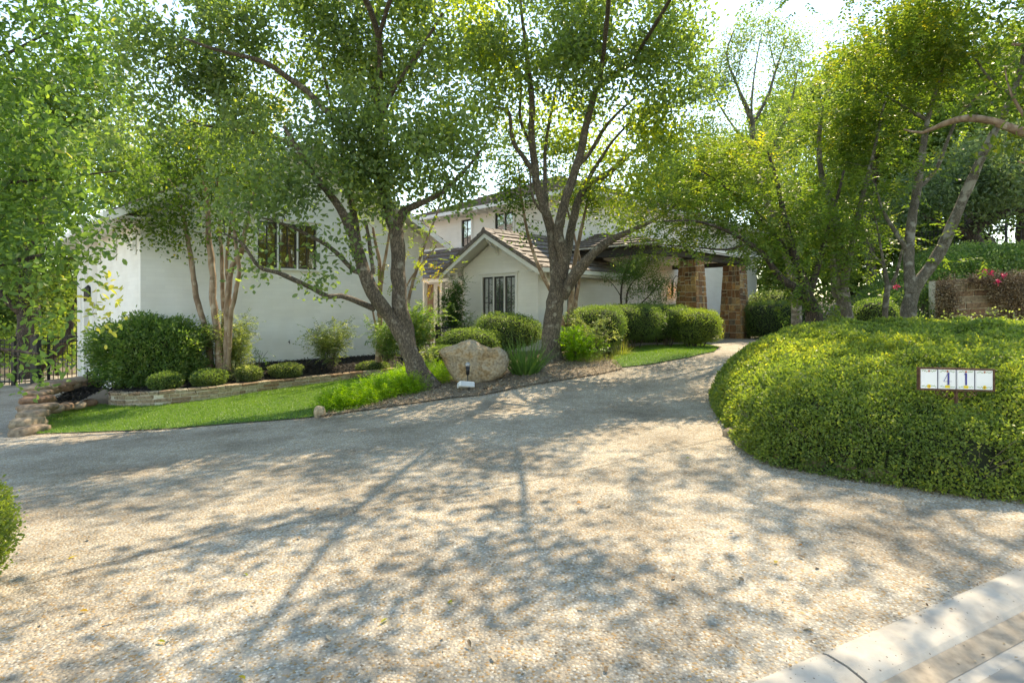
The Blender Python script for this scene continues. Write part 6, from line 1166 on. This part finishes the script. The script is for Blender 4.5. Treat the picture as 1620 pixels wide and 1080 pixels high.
# fern groundcover along the bed edge
def fern(name, label, pts, n, seed, h=.32):
    rng = np.random.default_rng(seed); cl = []
    for px, py, rx, ry in pts:
        c = G(px, py); m_ = int(n*rx*ry/900); a = rng.uniform(0, 6.28, m_); r_ = rng.uniform(0, 1, m_)**.5; x = c[0]+np.cos(a)*r_*rx*c[1]/900; y = c[1]+np.sin(a)*r_*ry*c[1]/450
        z = gz(x, y)+h*rng.uniform(.1, 1, m_)*(1-.75*r_**2.5); cl.append(np.stack([x, y, z], 1))
    cl = np.concatenate(cl); od = norm(rng.normal(0, .6, cl.shape)+np.array((0, 0, .8))); cv = .45+.2*fbm(cl, 3, 2)+rng.normal(0, .12, len(cl)); V, F, rn = crown_leaves(rng, cl, od, 18, .05, .05, .012, cv, 'd', comp=True)
    return tag(mesh_np(name, V, F, rn, M['l_fern']), label, 'ground cover', kind='stuff')
fern('fern_groundcover', 'feathery bright green groundcover spilling left of the leaning oak', [(530, 648, 26, 14), (560, 640, 36, 22), (595, 628, 40, 24), (632, 610, 36, 22), (650, 620, 26, 14)], 900, 71)
fern('fern_groundcover', 'feathery bright green groundcover between the leaning oak and the boulder', [(695, 604, 22, 14), (680, 596, 20, 10)], 900, 72)
# near clipped shrub cut by the left edge
b_ = np.array((-2.98, 3.15, 0)); shrub('clipped_shrub', 'near sunlit clipped shrub cut off by the left edge of the picture', (-3.32, 3.15, 0), .40, .40, .66, M['l_bigh'], 22000, .024, .015, seed=81, lump=.07)
# planting on the right-hand bank
def vines():
    rng = np.random.default_rng(91); n = 2600; px = rng.uniform(1490, 1760, n); t = rng.uniform(0, 1, n); Y = 14.3-.8*(px-1490)/270+1.6*t; x = (px-810)/900*Y
    p = np.stack([x, Y, gz(x, Y)+rng.uniform(.0, .35, n)], 1)
    V, F, rn = crown_leaves(rng, p, np.tile((0, -.7, -.2), (n, 1)), 12, .10, .05, .03, rng.uniform(.0, .8, n), 'd'); return tag(mesh_np('bank_vines', V, F, rn, M['litterleaf']), 'tangle of dry brown vines hanging over the terrace bank', 'vines', kind='stuff')
bank = []
mbk = MB()
def bankwall():
    # near-vertical cut bank behind the hedge
    pts = [PX(1480, 14.9, 0), PX(1540, 14.7, 0), PX(1600, 14.6, 0), PX(1680, 14.5, 0), PX(1860, 14.3, 0)]
    for q in pts: q[2] = .55
    stone_band('retaining_wall', 'rough brown stone bank wall under dry vines at the right edge', pts, [1.82, 1.88, 1.92, 1.95, 1.95], .4, seed=12, ch=.16, m=M['redstone'], lmin=.2, lmax=.6)
    rng = np.random.default_rng(93); P_ = []; t = rng.uniform(0, 4, 5200); i0 = t.astype(int); f = (t-i0)[:, None]; A = np.array(pts); base = A[i0]*(1-f)+A[i0+1]*f; hh = np.interp(t, range(5), [1.82, 1.88, 1.92, 1.95, 1.95]); 
    u = rng.uniform(0, 1, len(t))**.6; p = base+np.stack([u*0, -.04-.18*rng.uniform(0, 1, len(t)), hh*u+.05], 1); p = p[fbm(p, 2.2, 3) > -.05]
    V, F, rn = crown_leaves(rng, p, np.tile((0, -.5, -.6), (len(p), 1)), 9, .08, .055, .028, rng.uniform(0, .75, len(p)), 'd')
    tag(mesh_np('bank_vines', V, F, rn, M['litterleaf']), 'tangle of dry brown vines hanging over the terrace bank wall', 'vines', kind='stuff')
bankwall()
def bankplants():
    rng = np.random.default_rng(95)
    def patch(name, label, pts, n, m, LL, WW, h, tone, seed, comp=False):
        cl = []
        for px, Y, rx, ry in pts:
            c = PX(px, Y, 0); m_ = int(n*rx*ry); a = rng.uniform(0, 6.28, m_); r_ = rng.uniform(0, 1, m_)**.5; x = c[0]+np.cos(a)*r_*rx; y = c[1]+np.sin(a)*r_*ry; z = gz(x, y)+h*rng.uniform(.05, 1, m_)*(1-.6*r_**2); cl.append(np.stack([x, y, z], 1))
        cl = np.concatenate(cl); V, F, rn = crown_leaves(rng, cl, norm(rng.normal(0, .6, cl.shape)+np.array((0, 0, .6))), 22, .11, LL, WW, tone+rng.normal(0, .12, len(cl)), 'd', comp=comp)
        return tag(mesh_np(name, V, F, rn, m), label, 'ground cover', kind='stuff')
    patch('bank_groundcover', 'pale green groundcover on top of the terrace bank at right', [(1560, 17, 1.6, 1.2), (1620, 16.2, 1.8, 1.2), (1500, 17.5, 1.2, 1.0), (1700, 15.6, 1.8, 1.4), (1800, 15, 1.6, 1.4), (1520, 15.6, 1.0, .8), (1570, 15.3, 1.2, .9), (1640, 14.8, 1.3, .9), (1720, 14.2, 1.3, .9)], 300, M['l_nand'], .08, .045, .40, .6, 1)
    patch('bank_groundcover', 'mixed green groundcover behind the laurel trunks', [(1385, 16.2, .8, .9), (1440, 15.5, 1.0, 1.0), (1330, 17, 1.0, .7), (1300, 16, 1.0, .8), (1480, 13.5, .9, 1.2), (1420, 19, 1.5, 1), (1350, 20.5, 1.5, .8)], 240, M['l_nand'], .07, .04, .55, .5, 2)
    patch('bank_groundcover', 'yellowish leafy plants at the foot of the bank behind the big hedge', [(1480, 12.6, .9, .6), (1520, 12.8, .8, .5), (1580, 12.6, 1.0, .5), (1640, 12.4, 1, .5)], 170, M['l_varieg'], .06, .035, 1.05, .5, 3)
bankplants()
shrub('clipped_shrub', 'dark round shrub behind the thin sapling', PX(1385, 15, gzf(9.6, 15)+.2), .5, .45, .9, M['l_box'], 5000, .05, .028, seed=97, lump=.1)
for i, (px, py, Y, t_) in enumerate([(1567, 432, 14.2, 'magenta blossom on the terrace bank, nearest the oak trunk'), (1588, 435, 14.1, 'magenta blossom on the bank, rightmost of the cluster'), (1578, 446, 13.9, 'magenta blossom hanging lowest on the dry vines'), (1557, 429, 14.3, 'small red blossom at the left of the bank cluster'), (1417, 453, 13.5, 'red blossom seen between the sapling and the V fork')]):
    rng = np.random.default_rng(400+i); c = P(px, py, Y); V, F, rn = crown_leaves(rng, np.array([c]), np.array([[0, -1, .2]]), 26, .03, .05, .035, np.array([.5]), 'd'); tag(mesh_np('blossom', V, F, rn, M['petal']), t_, 'flower', 'blossoms on the right bank')

# ================================================================== SMALL THINGS
fx = empty('floodlight', G(738, 618), 'white box floodlight lying tilted on the leaf litter in front of the boulder', 'light')
c = G(737, 617)+np.array((0, 0, .10)); fb = MB()
def TR(x, y, z):
    a = .35; x2 = x*math.cos(a)-y*math.sin(a); y2 = x*math.sin(a)+y*math.cos(a); b_ = .35; y3 = y2*math.cos(b_)+z*math.sin(b_); z3 = z*math.cos(b_)-y2*math.sin(b_); return (c[0]+x2, c[1]+y3, c[2]+z3)
fb.box(-.15, .15, -.11, .11, -.06, .05, T=TR); o = fb.build('housing', m_plain('fixture_white', (.80, .82, .84), .4, 0, 8, .05), fx); bv = o.modifiers.new('b', 'BEVEL'); bv.width = .02; bv.segments = 2
fb = MB(); fb.box(-.135, .135, -.118, -.112, -.045, .035, T=TR); fb.build('lens', m_plain('fixture_lens', (.55, .58, .60), .2, 0, 8, .05), fx)
fb = MB(); fb.tube([G(742, 619), G(742, 619)+np.array((0, .02, .08))], .012, 6); fb.build('stake', M['iron'], fx)
sp = empty('spotlight', G(740, 606), 'small round headed grey spotlight on a stake before the boulder', 'light'); g_ = P(740, 608, 11.0); h_ = P(740, 577, 11.0)
m_grey = m_plain('spot_metal', (.35, .35, .36), .45, .5, 10, .15)
q = MB(); q.tube([g_-np.array((0, 0, .1)), (g_+h_)/2], [.010, .010], 8); q.tube([(g_+h_)/2, h_-np.array((0, 0, .03))], [.035, .042], 10); q.build('stem', M['iron'], sp, True)
v, f = ICO[3]; mesh_np('head', v*.052+h_, f, None, m_grey, sp, True)
bl = empty('spike_light', G(768, 619), 'tiny black path light at the drive edge near the floodlight', 'light'); g_ = G(768, 620); q = MB(); q.tube([g_, g_+np.array((0, 0, .05)), g_+np.array((0, 0, .051)), g_+np.array((0, 0, .075)), g_+np.array((0, 0, .08))], [.012, .012, .04, .04, .01], 10); q.build('lamp', M['iron'], bl)
st2 = P(138, 604, 12.6); q = MB(); q.tube([st2-np.array((0, 0, .05)), st2+np.array((0, 0, .30))], .012, 6); tag(q.build('sprinkler_riser', M['iron']), 'thin black riser sticking out of the far left mulch', 'pipe')
lw = MB(); w0 = H(LA0-.16, LB+5.5, 2.05); lw.bar(w0+np.array((-.05, 0, -.2)), w0+np.array((-.05, 0, .2)), .16, .16); lw.tube([w0+np.array((-.05, 0, .2)), w0+np.array((-.05, 0, .3))], [.1, .02], 6)
tag(lw.build('wall_lamp', M['iron']), 'dark square lamp high on the white garage column', 'lamp')
rg_ = np.random.default_rng(61); n = 900; t_ = rg_.uniform(-10, 16, n); o_2 = np.abs(rg_.normal(0, .06, n))*rg_.choice([1, -1], n)+rg_.choice([.30, -.02], n, p=[.65, .35]); q_ = np.array([kp(a, b) for a, b in zip(t_, o_2)]); zz = np.array([kz(kp(a, 0)) for a in t_])+np.where(o_2 > .15, -.036, .012)
d = rg_.normal(0, 1, (n, 3)); d[:, 2] *= .12; nr = rg_.normal(0, .25, (n, 3)); nr[:, 2] = 1; V, F, rn = leaves_np(np.column_stack([q_, zz+rg_.uniform(.0, .008, n)]), d, nr, rg_.uniform(.008, .03, n), rg_.uniform(.005, .014, n), rg_.uniform(0, .8, n))
tag(mesh_np('gutter_litter', V, F, rn, M['litterleaf']), 'fine leaf crumbs gathered in the gutter and along the kerb joint', 'leaf litter', kind='stuff')
hbp = H(ka(456, LB), LB-.02, P(456, 542, 15.6)[2]); hbm = MB(); hbm.tube([hbp, hbp+H(0, -.07, 0)], .014, 6); hbm.tube([hbp+H(0, -.07, .0), hbp+H(0, -.08, -.05)], .012, 6); hbm.tube([hbp+H(0, -.06, .0), hbp+H(0, -.06, .045)], .006, 5); hbm.bar(hbp+H(-.025, -.06, .045), hbp+H(.025, -.06, .045), .01); tag(hbm.build('garden_tap', M['iron']), 'small dark garden tap on the white wall above the ball shrubs', 'tap')
# fallen leaves on the drive
rl = np.random.default_rng(500); k = 0
for i in range(46):
    px, py = rl.uniform(20, 1300), 640+440*rl.uniform(0, 1)**.8; g_ = G(px, py)
    if inside(hedge_foot, g_[0], g_[1]) or beyond(g_[0], g_[1]) > -.05 or not inside(drv, g_[0], g_[1]): continue
    p = np.array([g_+np.array((0, 0, .012))]); V, F, rn = leaves_np(p, rl.normal(0, 1, (1, 3))*np.array((1, 1, .15)), np.array([[rl.normal(0, .25), rl.normal(0, .25), 1]]), np.array([rl.uniform(.03, .055)]), np.array([rl.uniform(.016, .028)]), np.array([rl.uniform(.1, 1)]), 's')
    col = rl.random(); o = mesh_np('fallen_leaf', V, F, rn, M['l_autumn'] if col < .35 else M['litterleaf']); tag(o, 'single small fallen leaf lying loose on the pebbled drive', 'leaf', 'fallen leaves on the drive')
